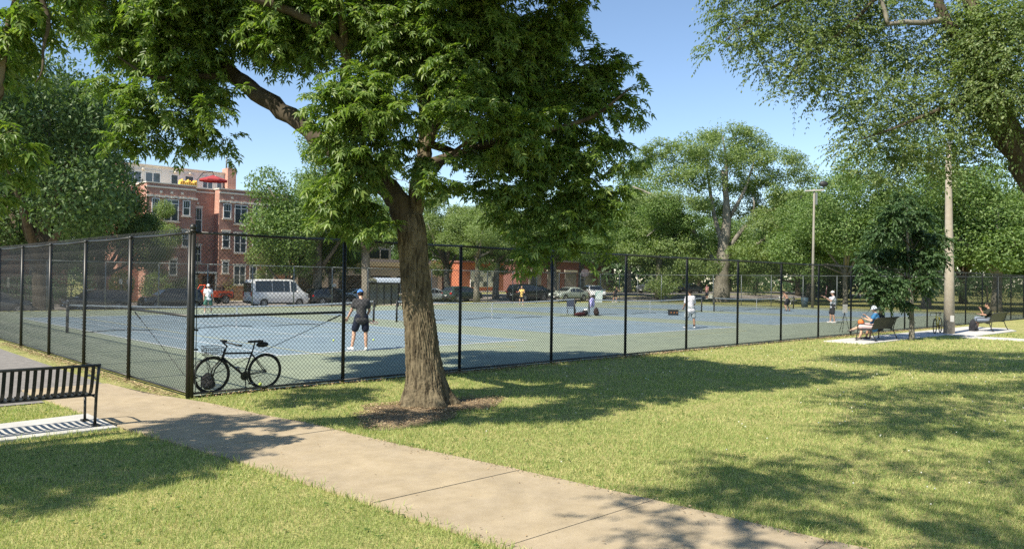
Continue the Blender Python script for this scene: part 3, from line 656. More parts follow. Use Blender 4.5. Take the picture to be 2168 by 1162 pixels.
# ---- trees further off: clumped crowns built once per shape, placed as copies
def crown(seed, rx, rz, n, leaf, m, name, lobes=16, gap=.25):
    rg = np.random.default_rng(seed); P = []; Nn = []
    L = []
    for i in range(lobes):
        u = unit(rg.normal(size=3)*[1, 1, .8]); f = rg.uniform(.45, .95)
        L.append((u*[rx*f, rx*f, rz*f], rg.uniform(.22, .42)*rx))
    L.append((np.zeros(3), .5*rx))
    w = np.array([r*r for _, r in L]); w /= w.sum()
    for (c, r), k in zip(L, w):
        k = int(n*k); u = unit(rg.normal(size=(k, 3)))
        sub = unit(rg.normal(size=(int(10+k/90), 3)))           # clumps on the lobe
        cl = sub[rg.integers(0, len(sub), k)]
        d = unit(cl+rg.normal(size=(k, 3))*.38)
        p = c + d*[r, r, r*.8]*rg.uniform(.62, 1.14, (k, 1))
        P.append(p); Nn.append(unit(d*.6+[0, 0, .7]+rg.normal(size=(k, 3))*.5))
    P = np.concatenate(P); Nn = np.concatenate(Nn)
    D = unit(rg.normal(size=P.shape)+[0, 0, -.35])
    me = leaf_mesh(P, D, Nn, rg.uniform(.75, 1.3, len(P))*leaf, *LEAF1, m, name)
    return me, L
CROWNS = {}
for key, sd, rx, rz, n, leaf, m in (('oak', 1, 6.5, 6.5, 42000, .25, 'leaf_a'), ('locust', 3, 7.5, 8., 62000, .245, 'leaf_d'), ('linden', 4, 5., 6., 32000, .22, 'leaf_b'), ('maple', 5, 6., 7., 40000, .25, 'leaf_a')):
    CROWNS[key] = crown(sd, rx, rz, n, leaf, M[m], 'foliage') + (rx, rz)
def bgtree(label, a_or_p, kind, h, width, z0=0., group=None, rz=None, low=.25, bark='bark_grey', tr=.028, name='street_tree', m=None):
    p = np.asarray(a_or_p, float); me, L, rx, rz_ = CROWNS[kind]
    e = thing(name, label, 'tree', (p[0], p[1], z0), rng.uniform(0, 6.28) if rz is None else rz, group)
    h *= 1.08; low *= .8; cw = width*1.12/2/(rx*1.05); ch = h*(1-low)/2/(rz_*1.02); cz = h*(low+(1-low)/2)
    if m:
        me = me.copy(); me.materials.clear(); me.materials.append(M[m])
    tag(link('foliage', me, e, (0, 0, cz), None, (cw, cw, ch)), kind='stuff')
    r = h*tr
    b = MB().tube([(0, 0, -.3), (r*.2, 0, h*low*.5), (-r*.2, r*.2, h*(low+.12)), (r*.3, 0, h*.62)], [r*1.35, r, r*.85, r*.3], 10)
    b.build('trunk', M[bark], e)
    for c, rr in L[:7]:
        q = np.array([c[0]*cw, c[1]*cw, cz+c[2]*ch]); s = np.array([0, 0, h*(low+.05+.15*rng.uniform())])
        MB().tube([s, (s+q)/2+[0, 0, .04*h*rng.uniform(-1, 1)], q], [r*.55, r*.35, r*.1], 6).build('branch', M[bark], e)
    return e
def P2(x, D): return at(x, 600, D)[:2]
bgtree('huge dark locust tree at the left beyond the fence', P2(88, 56), 'locust', 22.3, 17.6, -.75, low=.06, bark='bark_dark', rz=.3)
bgtree('dense dark tree between the left locust and the brick building', P2(215, 66), 'locust', 11.5, 9, -.7, low=.12, bark='bark_dark')
bgtree('shaded tree at the far left behind the locust', P2(-40, 72), 'locust', 15, 13, -.7, low=.1, bark='bark_dark')
bgtree('small light green tree in front of the brick facade', P2(318, 79.5), 'linden', 10.0, 6.2, -.7, low=.2)
bgtree('low leafy tree rising behind the white van', P2(606, 80), 'linden', 7.6, 6.6, -.6, low=.06)
bgtree('round leafy street tree right of the brick building', P2(672, 80), 'oak', 16.2, 13.2, -.6, low=.12, tr=.03)
bgtree('street tree with several pale stems left of the big trunk', P2(775, 77), 'maple', 13.5, 9, -.5, low=.33, tr=.032, bark='bark_grey')
bgtree('pale linden seen just right of the big trunk', P2(945, 88), 'linden', 12, 9, -.2, low=.2)
bgtree('bright linden behind the dark right half of the big tree', P2(1050, 84), 'linden', 11.5, 9, 0, low=.22)
bgtree('low-branched tree hiding the wall left of the bus shelter', P2(700, 84), 'oak', 9.5, 8, -.5, low=.22)
bgtree('leafy tree in front of the orange building', P2(1010, 78), 'linden', 9.5, 7.5, 0, low=.3)
bgtree('full tree behind the hanging dark twigs of the big tree', P2(1130, 92), 'oak', 12, 10, .1, low=.2)
bgtree('street tree above the white hatchback', P2(1230, 96), 'oak', 12, 11, .3, low=.28)
bgtree('street tree with pale trunk base left of the pickup', P2(1172, 86), 'maple', 11.5, 9, .2, low=.3)
bgtree('spreading tree just left of the giant elm', P2(1395, 92), 'maple', 13, 11, .5, low=.3)
bgtree('leafy tree left of the pickup truck', P2(1330, 112), 'oak', 16, 15, .5, low=.22)
bgtree('broad green tree right of the utility pole', P2(1790, 78), 'oak', 13.5, 12.5, 0, low=.1, tr=.017)
bgtree('tall tree behind the utility pole', P2(1715, 98), 'maple', 17.5, 13, 0, low=.2)
bgtree('big green tree behind the concrete pole', P2(1960, 74), 'oak', 14, 14, 0, low=.16)
bgtree('dense tree at the right edge behind the fence', P2(2110, 68), 'maple', 14, 13, 0, low=.14)
bgtree('deep green tree beyond the right edge', P2(2260, 70), 'oak', 15, 14, 0, low=.14)
FILL = [(1480, 135, 14, 15), (1600, 128, 15, 16), (1690, 120, 14, 15), (1860, 100, 13, 14), (2040, 96, 14, 14), (2190, 98, 14, 14), (880, 128, 12, 13), (1010, 132, 12, 14), (1130, 140, 13, 15), (1260, 150, 14, 16), (1400, 150, 15, 16), (-150, 84, 15, 14), (1545, 150, 12, 14), (1760, 122, 12, 14)]
for x, D, h, w in FILL:
    bgtree('shady tree among the park woods far behind the courts', P2(x, D), ['oak', 'locust', 'maple'][int(D) % 3], h, w, .3, 'trees of the far park woods', low=.1, bark='bark_dark', name='park_tree')
# low dark woods closing the view, one mass
rg = np.random.default_rng(61); WP = []
for x, D in [(x, 150+25*math.sin(x*.013)) for x in range(-700, 2900, 34)]:
    g = at(x, 600, D); hh = 8.5+3*math.sin(x*.021)+2*math.sin(x*.057+1)
    k = 420; u = unit(rg.normal(size=(k, 3))); WP.append(np.array([g[0], g[1], .3+hh*.48])+u*[4.5, 3.5, hh*.52]*rg.uniform(.6, 1.05, (k, 1)))
WP = np.concatenate(WP)
tag(link('far_woods', leaf_mesh(WP, unit(rg.normal(size=WP.shape)), unit([0, -.5, .8]+rg.normal(size=WP.shape)*.5), rg.uniform(.7, 1.3, len(WP)), *LEAF1, M['leaf_c'], 'far_woods')), kind='stuff')
# the giant elm
t5 = np.array([*P2(1528, 90), .5])
gelm = thing('giant_elm', 'giant pale elm with wide bare limbs towering behind the courts', 'tree', t5)
limb(gelm, L_([(1526, 648, 90), (1527, 600, 90), (1530, 560, 90), (1535, 500, 90), (1540, 440, 90), (1530, 360, 90)]), [1.15, .85, .75, .6, .4, .2], M['bark_grey'], t5, 'trunk', 14)
for pts, r in (([(1520, 565), (1500, 540), (1470, 490), (1440, 450), (1400, 420), (1340, 395)], .5), ([(1535, 540), (1560, 500), (1590, 465), (1640, 440), (1680, 445), (1700, 410)], .42), ([(1530, 520), (1510, 450), (1500, 380), (1490, 320)], .42), ([(1545, 540), (1600, 520), (1640, 490), (1660, 480)], .35), ([(1540, 470), (1580, 400), (1600, 330)], .35), ([(1470, 490), (1440, 470), (1400, 475), (1370, 500)], .25), ([(1535, 440), (1540, 350), (1530, 290)], .35), ([(1590, 465), (1600, 430), (1585, 400)], .2)):
    limb(gelm, [at(x, y, 90+rng.uniform(-2, 2)) for x, y in pts], np.linspace(r*.75, r*.2, len(pts)), M['bark_grey'], t5, n=8)
BE = [(1530,285,2.2),(1480,310,2.),(1580,300,1.9),(1450,330,1.9),(1520,340,2.4),(1600,330,2.2),(1650,350,2.2),(1690,370,1.8),(1400,320,1.7),(1370,330,1.4),(1420,370,2.),(1350,370,1.2),(1480,380,2.2),(1560,390,2.2),(1620,400,2.),(1670,410,1.8),(1400,420,1.7),(1350,420,1.3),(1330,470,1.6),(1380,490,1.8),(1420,520,1.8),(1460,430,1.8),(1510,440,1.7),(1580,440,1.8),(1640,460,1.8),(1690,450,1.6),(1700,500,1.9),(1640,520,2.),(1590,540,1.9),(1480,560,1.8),(1440,580,1.8),(1380,560,2.),(1340,540,1.8),(1690,550,1.8),(1560,590,1.5),(1400,605,1.5),(1470,520,1.6),(1610,480,1.7),(1660,560,1.6),(1430,470,1.5)]
rg = np.random.default_rng(9); P = []; Nn = []
for x, y, r in BE:
    c = at(x, y, 90+rg.uniform(-5, 4)); k = int(2200*(r/1.8)**2)
    sub = unit(rg.normal(size=(16, 3))*[1, 1, .7]); d = unit(sub[rg.integers(0, 16, k)]+rg.normal(size=(k, 3))*.25)
    P.append(c+d*[1.35*r, 1.35*r, .85*r]*rg.uniform(.45, 1.15, (k, 1))-t5); Nn.append(unit([0, 0, 1]+d*.4+rg.normal(size=(k, 3))*.45))
P = np.concatenate(P); Nn = np.concatenate(Nn)
tag(link('foliage', leaf_mesh(P, unit(rg.normal(size=P.shape)+[0, 0, -.3]), Nn, rg.uniform(.19, .34, len(P)), *LEAF1, M['leaf_b'], 'foliage'), gelm), kind='stuff')
# young tree by the benches
t6 = W(27.66, -2.62, 0)
yt = thing('young_tree', 'young dark green tree with slim trunk behind the black bench', 'tree', t6)
limb(yt, [t6+[0, 0, -.1], t6+[0, 0, 1], at(1926, 600, t6[1]), at(1922, 520, t6[1]), at(1920, 440, t6[1])], [.115, .085, .075, .05, .02], M['bark_grey'], t6, 'trunk', 12)
BY = [(1915,420,.45),(1890,450,.5),(1945,455,.5),(1870,490,.55),(1915,490,.6),(1960,500,.55),(1850,540,.55),(1900,545,.6),(1955,550,.6),(1985,545,.35),(1845,590,.45),(1890,600,.55),(1940,600,.55),(1965,590,.3),(1870,630,.35),(1915,640,.3),(1850,620,.25),(1995,510,.25),(1830,560,.25)]
by = [(at(x, y, t6[1]+rng.uniform(-.9, .9))-t6, r) for x, y, r in BY]
for c, r in by[3:]: limb(yt, [t6+[0, 0, max(1.7, c[2]-.6)], t6+[c[0]*.5, c[1]*.5, c[2]-.1], t6+c], [.03, .02, .006], M['bark_dark'], t6)
rg = np.random.default_rng(41)
LP, LD, LN, TW = sprays(by, 115, .6, 9, rg, .7)
tag(link('foliage', leaf_mesh(LP, LD, LN, rg.uniform(.11, .17, len(LP)), *LEAF1, M['leaf_k'], 'foliage'), yt), kind='stuff')
# shrubs along the buildings
def shrub(label, p, w, h, m, z0=-.6):
    e = thing('shrub', label, 'shrub', (p[0], p[1], z0)); rg = np.random.default_rng(int(abs(p[0])*10)+3)
    n = 2200; u = unit(rg.normal(size=(n, 3))); P = u*[w/2, w/2, h/2]*rg.uniform(.6, 1.05, (n, 1))+[0, 0, h/2]
    tag(link('foliage', leaf_mesh(P, unit(u+rg.normal(size=(n, 3))*.6), unit(u+rg.normal(size=(n, 3))*.5), rg.uniform(.14, .24, n)*min(1, w/2), *LEAF1, M[m], 'foliage'), e), kind='stuff')
    MB().tube([(0, 0, -.1), (.05, 0, h*.3), (0, .05, h*.6)], [.09, .07, .03], 6).build('stem', M['bark_dark'], e)
shrub('bright yellow-green shrub behind the black saloon at left', P2(258, 70), 2.0, 2.4, 'leaf_y', .1)
shrub('green bush at the foot of the brick building near the jeep', P2(395, 84), 3.4, 2.6, 'leaf_a')
shrub('rounded bush beside the brick building entrance', P2(478, 90), 2.6, 2.6, 'leaf_b', -.2)
shrub('large dark bush below the left locust tree', P2(150, 74), 6, 3.2, 'leaf_c')
shrub('mottled bush between two parked black cars', P2(330, 78), 3, 3, 'leaf_b')
shrub('low dark bush by the orange garage', P2(997, 86), 1.4, 1.3, 'leaf_c', -.1)
shrub('dark hedge clump at the far left kerb', P2(60, 70), 6, 2.6, 'leaf_c')
shrub('park bush to the right of the giant elm', P2(1600, 112), 5, 3, 'leaf_c', .5)
shrub('park bush behind the utility pole', P2(1735, 104), 6, 3.4, 'leaf_c', .4)
shrub('park bush behind the young tree', P2(1890, 88), 6, 3.6, 'leaf_c', .2)
shrub('park bush behind the far right bench', P2(2090, 86), 7, 3.4, 'leaf_c', .2)
# ------------------------------------------------------------------ brick apartment house
def brick_mat():
    m = bpy.data.materials.new('red_brick'); m.use_nodes = True; t = m.node_tree; N = t.nodes; L = t.links; b = N['Principled BSDF']
    b.inputs['Roughness'].default_value = .9
    tc = N.new('ShaderNodeTexCoord'); sx = N.new('ShaderNodeSeparateXYZ'); cx = N.new('ShaderNodeCombineXYZ'); ad = N.new('ShaderNodeMath'); ad.operation = 'ADD'
    L.new(tc.outputs['Object'], sx.inputs[0]); L.new(sx.outputs[0], ad.inputs[0]); L.new(sx.outputs[1], ad.inputs[1]); L.new(ad.outputs[0], cx.inputs[0]); L.new(sx.outputs[2], cx.inputs[1])
    br = N.new('ShaderNodeTexBrick'); L.new(cx.outputs[0], br.inputs[0])
    br.inputs['Scale'].default_value = 1.; br.inputs['Brick Width'].default_value = .42; br.inputs['Row Height'].default_value = .15; br.inputs['Mortar Size'].default_value = .018
    br.inputs['Color1'].default_value = (.48, .215, .15, 1); br.inputs['Color2'].default_value = (.37, .162, .118, 1); br.inputs['Mortar'].default_value = (.52, .40, .33, 1)
    nz = N.new('ShaderNodeTexNoise'); nz.inputs['Scale'].default_value = .8; L.new(tc.outputs['Object'], nz.inputs[0])
    mx = N.new('ShaderNodeMix'); mx.data_type = 'RGBA'; mx.blend_type = 'OVERLAY'; mx.inputs[0].default_value = .35
    L.new(br.outputs[0], mx.inputs[6]); L.new(nz.outputs[0], mx.inputs[7]); L.new(mx.outputs[2], b.inputs['Base Color'])
    return m
M['brick'] = brick_mat()
M['stone'] = mat('cream_stone', (.66, .60, .50), .9, (.74, .68, .58), 3)
M['stucco'] = mat('grey_stucco', (.68, .64, .58), .95, (.76, .72, .66), 1.2)
M['frame_white'] = mat('white_window_frame', (.72, .72, .70), .5)
QF = 73.0; BZ = -.75
apt = thing('apartment_building', 'red brick apartment house with grey penthouse and cream stone bands', 'building', W(0, QF, 0), ANG)
# local: x = along, y = 0 at the bay fronts (positive = away), z up
MB().box((26.3, 6.5, 5.6), (5.26, 13, 13.0)).build('bay', M['brick'], apt)
MB().box((36.2, 6.5, 5.6), (9.2, 13, 13.0)).build('bay', M['brick'], apt)
MB().box((30.27, 7.2, 5.6), (2.67, 11.6, 13.0)).build('recessed_wall', M['brick'], apt)
MB().box((22.6, 7.6, 5.4), (2.16, 11, 12.6)).build('side_wall', M['brick'], apt)
MB().box((29.2, 9.2, 13.2), (11.9, 7.0, 2.9)).build('penthouse', M['stucco'], apt)
MB().box((29.2, 5.62, 14.7), (12.1, .3, .12)).build('penthouse_cap', M['stone'], apt)
MB().box((22.35, 6.2, 13.6), (1.3, 1.6, 3.1)).build('chimney', M['brick'], apt)
ch = MB().box((35.15, 5.6, 13.6), (1.05, 1.6, 3.4)).build('chimney', M['brick'], apt)
for dx, h in ((-.3, 1.3), (.05, .8), (.32, .6)): MB().tube([(35.1+dx, 5.6, 15.3), (35.1+dx, 5.6, 15.3+h)], .1, 8).tube([(35.1+dx, 5.6, 15.3+h), (35.1+dx, 5.6, 15.4+h)], .17, 8).build('flue', M['galv'], ch)
for x0, x1 in ((23.67, 28.93), (31.6, 40.8)):
    xm, w = (x0+x1)/2, x1-x0
    MB().box((xm, -.02, 11.7), (w+.06, .12, .16)).build('stone_band', M['stone'], apt)
    MB().box((xm, 6.45, 12.14), (w+.16, 13.1, .12)).build('parapet_cap', M['stone'], apt)
    r = MB()
    for i, x in enumerate(np.arange(x0, x1-.05, .32)): r.box((x+.16, -.05, 10.72+.03*math.sin(i*2.3)), (.31, .15+.04*math.sin(i*1.7), .24))
    r.build('rock_face_band', M['stone'], apt)
    for x in (x0+1.5, xm, x1-1.5): MB().box((x, -.02, 11.2), (.26, .08, .26)).build('stone_square', M['stone'], apt)
MB().box((30.27, 1.36, 11.7), (2.66, .12, .16)).build('stone_band', M['stone'], apt)
MB().box((30.27, 1.36, 12.1), (2.66, .3, .1)).build('parapet_cap', M['stone'], apt)
MB().box((29.7, 1.36, 10.4), (.26, .08, .26)).build('stone_square', M['stone'], apt)
def window(x0, x1, z0, z1, y=0., mid=True, trans=False, rail=False, par=apt, leaf2=False, grid=False):
    w = MB(); t = .09; xm, zm = (x0+x1)/2, (z0+z1)/2
    for x in (x0+t/2, x1-t/2): w.box((x, y-.03, zm), (t, .12, z1-z0))
    w.box((xm, y-.03, z1-t/2), (x1-x0-2*t, .12, t)); w.box((xm, y-.035, z0+t/2), (x1-x0-2*t, .13, t))
    if mid: w.box((xm, y-.028, zm), (x1-x0-2*t, .1, .07))
    if leaf2: w.box((xm, y-.028, zm), (.09, .1, z1-z0-2*t))
    if trans: w.box((xm, y-.026, z0+(z1-z0)*.80), (x1-x0-2*t, .1, .08))
    if grid:
        for k in (1, 2): w.box((x0+(x1-x0)*k/3, y-.018, zm+(z1-z0)/4), (.03, .06, (z1-z0)/2-t))
    f = w.build('window', M['frame_white'], par)
    MB().box((xm, y+.02, zm), (x1-x0-2*t-.004, .06, z1-z0-2*t-.004)).build('pane', M['glass_win'], f)
    MB().box((xm, y-.06, z0-.09), (x1-x0+.2, .2, .12)).build('sill', M['stone'], f)
    if z1 < 8 or y > 1: MB().box((xm, y-.03, z1+.12), (x1-x0+.22, .1, .2)).build('lintel', M['stone'], f)
    if rail:
        r = MB().box((xm, y-.3, z0+1.05), (x1-x0+.3, .04, .05)).box((xm, y-.3, z0+.08), (x1-x0+.3, .04, .04))
        for x in np.linspace(x0-.15, x1+.15, 12): r.box((x, y-.3, z0+.56), (.022, .022, .95))
        r.build('balcony_rail', M['black_metal'], f)
window(24.21, 25.04, 8.8, 10.48, grid=True); window(25.49, 27.06, 8.08, 10.47, trans=True, leaf2=True, mid=False, rail=True); window(27.48, 28.32, 8.78, 10.48, grid=True)
window(32.05, 33.0, 8.8, 10.48, grid=True); window(33.39, 34.97, 8.25, 10.45, trans=True, leaf2=True, mid=False, rail=True); window(35.6, 36.5, 8.8, 10.48, grid=True)
window(37.4, 38.9, 8.25, 10.45, trans=True, leaf2=True, mid=False)
window(29.25, 30.2, 7.1, 9.9, 1.4, grid=True); window(29.2, 30.15, 3.7, 5.6, 1.4, grid=True)
window(24.3, 25.1, 5.35, 7.1, grid=True); window(26.15, 26.95, 5.3, 7.1, grid=True); window(27.45, 28.3, 5.35, 7.1, grid=True); window(32.0, 32.9, 5.4, 7.25, grid=True); window(33.4, 34.9, 4.9, 7.1, leaf2=True); window(35.6, 36.5, 5.4, 7.2, grid=True)
window(24.3, 25.1, 2.2, 3.9); window(26.1, 27.0, 2.2, 3.9); window(32.02, 32.8, 2.5, 3.85); window(33.4, 34.85, 1.2, 3.4, leaf2=True); window(35.3, 36.2, 1.5, 3.4); window(37.4, 38.4, 1.5, 3.4)
d = MB().box((30.95, 1.28, 1.0), (1.1, .12, 2.3)).build('entrance_door', mat('door_brown', (.06, .03, .025), .5), apt)
MB().box((30.27, .75, 2.55), (2.6, 1.3, .22)).build('porch_roof', M['frame_white'], apt)
for x in (29.1, 31.45): MB().box((x, .25, .9), (.2, .2, 3.0)).build('porch_post', M['frame_white'], apt)
# penthouse windows
for x0, x1, z0, z1 in ((23.5, 25.0, 12.6, 13.95), (25.35, 27.1, 12.6, 13.95), (28.2, 29.1, 12.6, 13.95), (29.8, 30.9, 12.6, 13.95), (31.9, 33.2, 12.6, 13.85), (33.6, 35.0, 12.6, 13.9)):
    window(x0, x1, z0, z1, 5.7, mid=False, leaf2=x1-x0 > 1.2)
lo = MB()
for x in (25.1, 28.7, 30.4, 33.4): lo.ell((x, 5.55, 14.2), (.2, .2, .12), 8, 5)
lo.build('wall_lamp', M['stone'], apt)
# roof terrace things
M['parasol'] = mat('parasol_red', (.30, .035, .04), .9, (.36, .045, .05), 3)
um = thing('parasol', 'red cantilever parasol open on the brick building roof terrace', 'parasol', W(31.95, QF+2.6, 12.2), ANG)
cn = MB(); n = 8
ring = [(1.65*math.cos(2*math.pi*i/n), 1.65*math.sin(2*math.pi*i/n), 1.15) for i in range(n)]
for i in range(n): cn.quad((0, 0, 1.75), ring[i], ring[(i+1) % n]); cn.quad(ring[i], (ring[i][0], ring[i][1], 1.0), (ring[(i+1) % n][0], ring[(i+1) % n][1], 1.0), ring[(i+1) % n])
cn.build('canopy', M['parasol'], um)
MB().tube([(-2.0, 0, -.2), (-1.9, 0, 1.0), (-1.2, 0, 1.9), (-.1, 0, 2.15), (0, 0, 1.7)], .05, 8).build('arm', M['black_metal'], um)
ow = thing('folded_awning', 'orange-yellow folded fabric on the roof terrace', 'awning', W(28.6, QF+1.6, 12.15), ANG)
a_ = MB()
for i in range(9): a_.prism([(-1.0+i*.22, 0), (-.85+i*.22, .75+.12*math.sin(i*1.9)), (-.76+i*.22, 0)], 'y', -.3, .3)
a_.build('fabric', mat('awning_orange', (.62, .36, .07), .9, (.7, .45, .1), 5), ow)
MB().box((-.05, 0, -.02), (2.2, .5, .12)).build('base', M['dark_plastic'], ow)

# ------------------------------------------------------------------ low buildings along the street
M['beige'] = mat('beige_render', (.40, .33, .25), .95, (.46, .38, .29), 1)
M['tan_trim'] = mat('tan_fascia', (.56, .44, .27), .9)
M['orange_wall'] = mat('orange_brick', (.38, .135, .08), .9, (.56, .18, .09), 2)
M['redbrown'] = mat('redbrown_wall', (.20, .09, .07), .9, (.25, .115, .09), 2)
M['dark_door'] = mat('door_near_black', (.035, .033, .03), .95)  # even near-black colour for the house door
M['greywall'] = mat('grey_wall', (.22, .20, .18), .95, (.27, .25, .22), 1)
b1 = thing('carport_building', 'low beige building with tan fascia and dark open carport bays', 'building', W(41, 69.0, -.5), ANG)
MB().box((11, 7, 2.6), (26, 1, 5.4)).build('back_wall', M['greywall'], b1)
MB().box((11, 3.4, 4.35), (26.6, 7.2, .35)).build('roof', M['beige'], b1)
MB().box((11, -.3, 4.45), (26.8, .2, .55)).build('fascia', M['tan_trim'], b1)
MB().box((11, 0, 3.55), (26.0, .3, 1.1)).build('front_beam', M['beige'], b1)
for x in (-2, 2.2, 3.4, 7.6, 12, 14.5, 19.5, 24): MB().box((x, .05, 1.4), (.7 if x != 2.2 else 1.2, .4, 3.4)).build('pier', M['beige'], b1)
MB().box((17.2, .1, 1.4), (4.2, .2, 3.2)).build('garage_door', M['greywall'], b1)
MB().box((22.2, .1, 1.4), (2.4, .2, 2.0)).build('window', M['glass_win'], b1)
b2_ = thing('flat_roof_building', 'taller beige block with dark window strips behind the carport', 'building', W(40, 84, -.3), ANG)
MB().box((11, 5, 4.2), (24, 10, 9)).build('wall', M['beige'], b2_)
for z in (6.1, 3.2):
    w = MB().box((11, -.03, z), (23, .12, 1.3)).build('window_strip', M['glass'], b2_)
    for x in np.arange(1, 22, 2.5): MB().box((x, -.1, z), (.1, .08, 1.3)).build('mullion', M['greywall'], w)
MB().box((11, 5, 8.8), (24.4, 10.4, .25)).build('roof', M['stone'], b2_)
b3_ = thing('orange_building', 'orange brick garage building with a white gridded window', 'building', W(62.0, 67.0, 0), ANG)
MB().box((4.5, 3, 2.2), (8.2, 6, 4.6)).build('wall', M['orange_wall'], b3_)
MB().box((4.5, 2.9, 4.6), (8.6, 6.4, .25)).build('roof', M['redbrown'], b3_)
g = MB().box((4.6, -.05, 2.3), (4.6, .16, 2.3)).build('window', M['frame_white'], b3_)
for i in range(6):
    for j in range(3): MB().box((2.62+i*.78, -.15, 1.52+j*.76), (.66, .05, .64)).build('pane', M['stucco'] if (i+j) % 3 else M['glass_win'], g)
MB().box((4.5, -.1, .35), (8.3, .2, .5)).build('plinth', M['stone'], b3_)
b4_ = thing('redbrown_building', 'red-brown shop row with grey shutters behind the dark parked cars', 'building', W(76, 68, .2), ANG)
MB().box((10, 4, 2.4), (22, 8, 5)).build('wall', M['redbrown'], b4_)
for x in (2, 6, 10, 14, 18):
    MB().box((x, -.06, 1.7), (2.6, .16, 2.8)).build('shutter', M['greywall' if x % 4 else 'beige'], b4_)
    MB().box((x, -.12, 3.5), (3.0, .3, .3)).build('awning', M['stone'], b4_)
MB().box((10, 4, 5), (22.4, 8.4, .25)).build('roof', M['greywall'], b4_)
b5_ = thing('brick_house', 'brown brick house with stone porch columns deep in the locust shade', 'building', W(5, 76, -.75), ANG)
MB().box((5, 6, 4.5), (14, 12, 10)).build('wall', M['brick'], b5_)
for x in (2.0, 5.2): MB().box((x, -2.0, 2.6), (.8, .8, 5.2)).build('porch_column', M['brick'], b5_)
MB().box((3.6, -1.2, 5.4), (5.0, 2.6, .4)).build('porch_roof', M['frame_white'], b5_)
for x, z in ((0, 6.5), (3.5, 7.2), (8, 6.5), (9, 2.4)): window(x-.5, x+.5, z-.9, z+.9, 0, par=b5_)
MB().box((3.6, -.05, 1.3), (1.3, .14, 2.5)).build('door', M['dark_door'], b5_)

# bus shelter by the street
bs = thing('bus_shelter', 'black-framed bus shelter with arched translucent roof', 'bus shelter', W(35.2, 44.6, gz(35, 44.6)), ANG)
for x in (-1.6, -.8, 0, .8, 1.6): MB().box((x, .6, 1.15), (.07, .07, 2.3)).build('post', M['black_metal'], bs)
for x in (-1.6, 1.6): MB().box((x, -.6, 1.15), (.07, .07, 2.3)).build('post', M['black_metal'], bs)
MB().box((0, .6, 2.3), (3.4, .1, .16)).box((0, -.6, 2.3), (3.4, .1, .16)).box((0, .6, .25), (3.3, .06, .1)).build('frame', M['black_metal'], bs)
rf = MB()
for i in range(6):
    t0, t1 = math.pi*i/6, math.pi*(i+1)/6
    rf.quad((-1.7, -.75*math.cos(t0), 2.38+.42*math.sin(t0)), (1.7, -.75*math.cos(t0), 2.38+.42*math.sin(t0)), (1.7, -.75*math.cos(t1), 2.38+.42*math.sin(t1)), (-1.7, -.75*math.cos(t1), 2.38+.42*math.sin(t1)))
rf.build('arched_roof', mat('translucent_roof', (.45, .5, .56), .3), bs)
MB().box((0, .64, 1.3), (3.1, .02, 1.8)).build('back_pane', M['glass_win'], bs)

# ------------------------------------------------------------------ vehicles
PAINT = {}
def paint(n, c, r=.25):
    if n not in PAINT:
        m = mat('paint_'+n, c, r, spec=.5); m.node_tree.nodes['Principled BSDF'].inputs['Coat Weight'].default_value = .6; PAINT[n] = m
    return PAINT[n]
# profile: (x, roof or bonnet height), belt height, front is +x
SHAPES = dict(
    sedan=dict(L=4.7, w=.90, belt=.92, top=[(-2.35, .72), (-2.28, .98), (-1.75, 1.02), (-1.0, 1.40), (-.2, 1.46), (.35, 1.42), (1.15, 1.00), (2.05, .84), (2.32, .68)], win=[(-1.45, -1.0), (-1.0, -.25), (-.17, .3), (.35, .85)], wheels=(-1.4, 1.42), r=.33),
    suv=dict(L=4.75, w=.94, belt=1.06, top=[(-2.35, .85), (-2.30, 1.15), (-2.08, 1.62), (-1.2, 1.72), (.1, 1.72), (.6, 1.64), (1.25, 1.14), (2.12, 1.02), (2.34, .75)], win=[(-1.95, -1.25), (-1.15, -.3), (-.2, .5), (.55, .95)], wheels=(-1.4, 1.42), r=.37),
    hatch=dict(L=4.3, w=.89, belt=.98, top=[(-2.12, .80), (-2.05, 1.05), (-1.72, 1.45), (-.9, 1.56), (.1, 1.56), (.5, 1.48), (1.15, 1.05), (1.9, .90), (2.12, .7)], win=[(-1.65, -1.0), (-.93, -.2), (-.12, .4), (.45, .85)], wheels=(-1.28, 1.3), r=.33),
    pickup=dict(L=5.7, w=.98, belt=1.12, top=[(-2.85, .95), (-2.83, 1.12), (-1.0, 1.14), (-.85, 1.80), (.55, 1.88), (.85, 1.80), (1.5, 1.18), (2.65, 1.08), (2.85, .8)], win=[(-.75, -.1), (-.02, .75), (.8, 1.1)], wheels=(-1.75, 1.75), r=.40),
    van=dict(L=5.9, w=1.0, belt=1.35, top=[(-2.95, 1.2), (-2.92, 2.2), (-2.8, 2.50), (-2.0, 2.56), (1.0, 2.56), (1.5, 2.42), (2.2, 1.50), (2.75, 1.18), (2.93, .8)], win=[(-2.55, -.95), (-.9, .25), (.3, .85), (.98, 1.55)], wheels=(-1.75, 1.85), r=.35),
)
def wheel_meshes(r, rimm):
    t = MB().torus((0, 0, 0), r*.80, r*.2, 'y', 20, 6); tm = t.mesh('tyre', M['tyre'])
    rm = MB()
    for k in range(5):
        a = 2*math.pi*k/5; rm.box((r*.36*math.cos(a), -.06, r*.36*math.sin(a)), (r*.56, .03, r*.17), R=roty(-a))
    rm.tube([(0, -.075, 0), (0, .03, 0)], r*.14, 10); rm.torus((0, -.03, 0), r*.62, r*.07, 'y', 20, 5)
    rm2 = MB().tube([(0, -.01, 0), (0, .05, 0)], r*.66, 18)
    return tm, rm.mesh('rim', rimm), rm2.mesh('brake_disc', M['dark_plastic'])
WH = {}
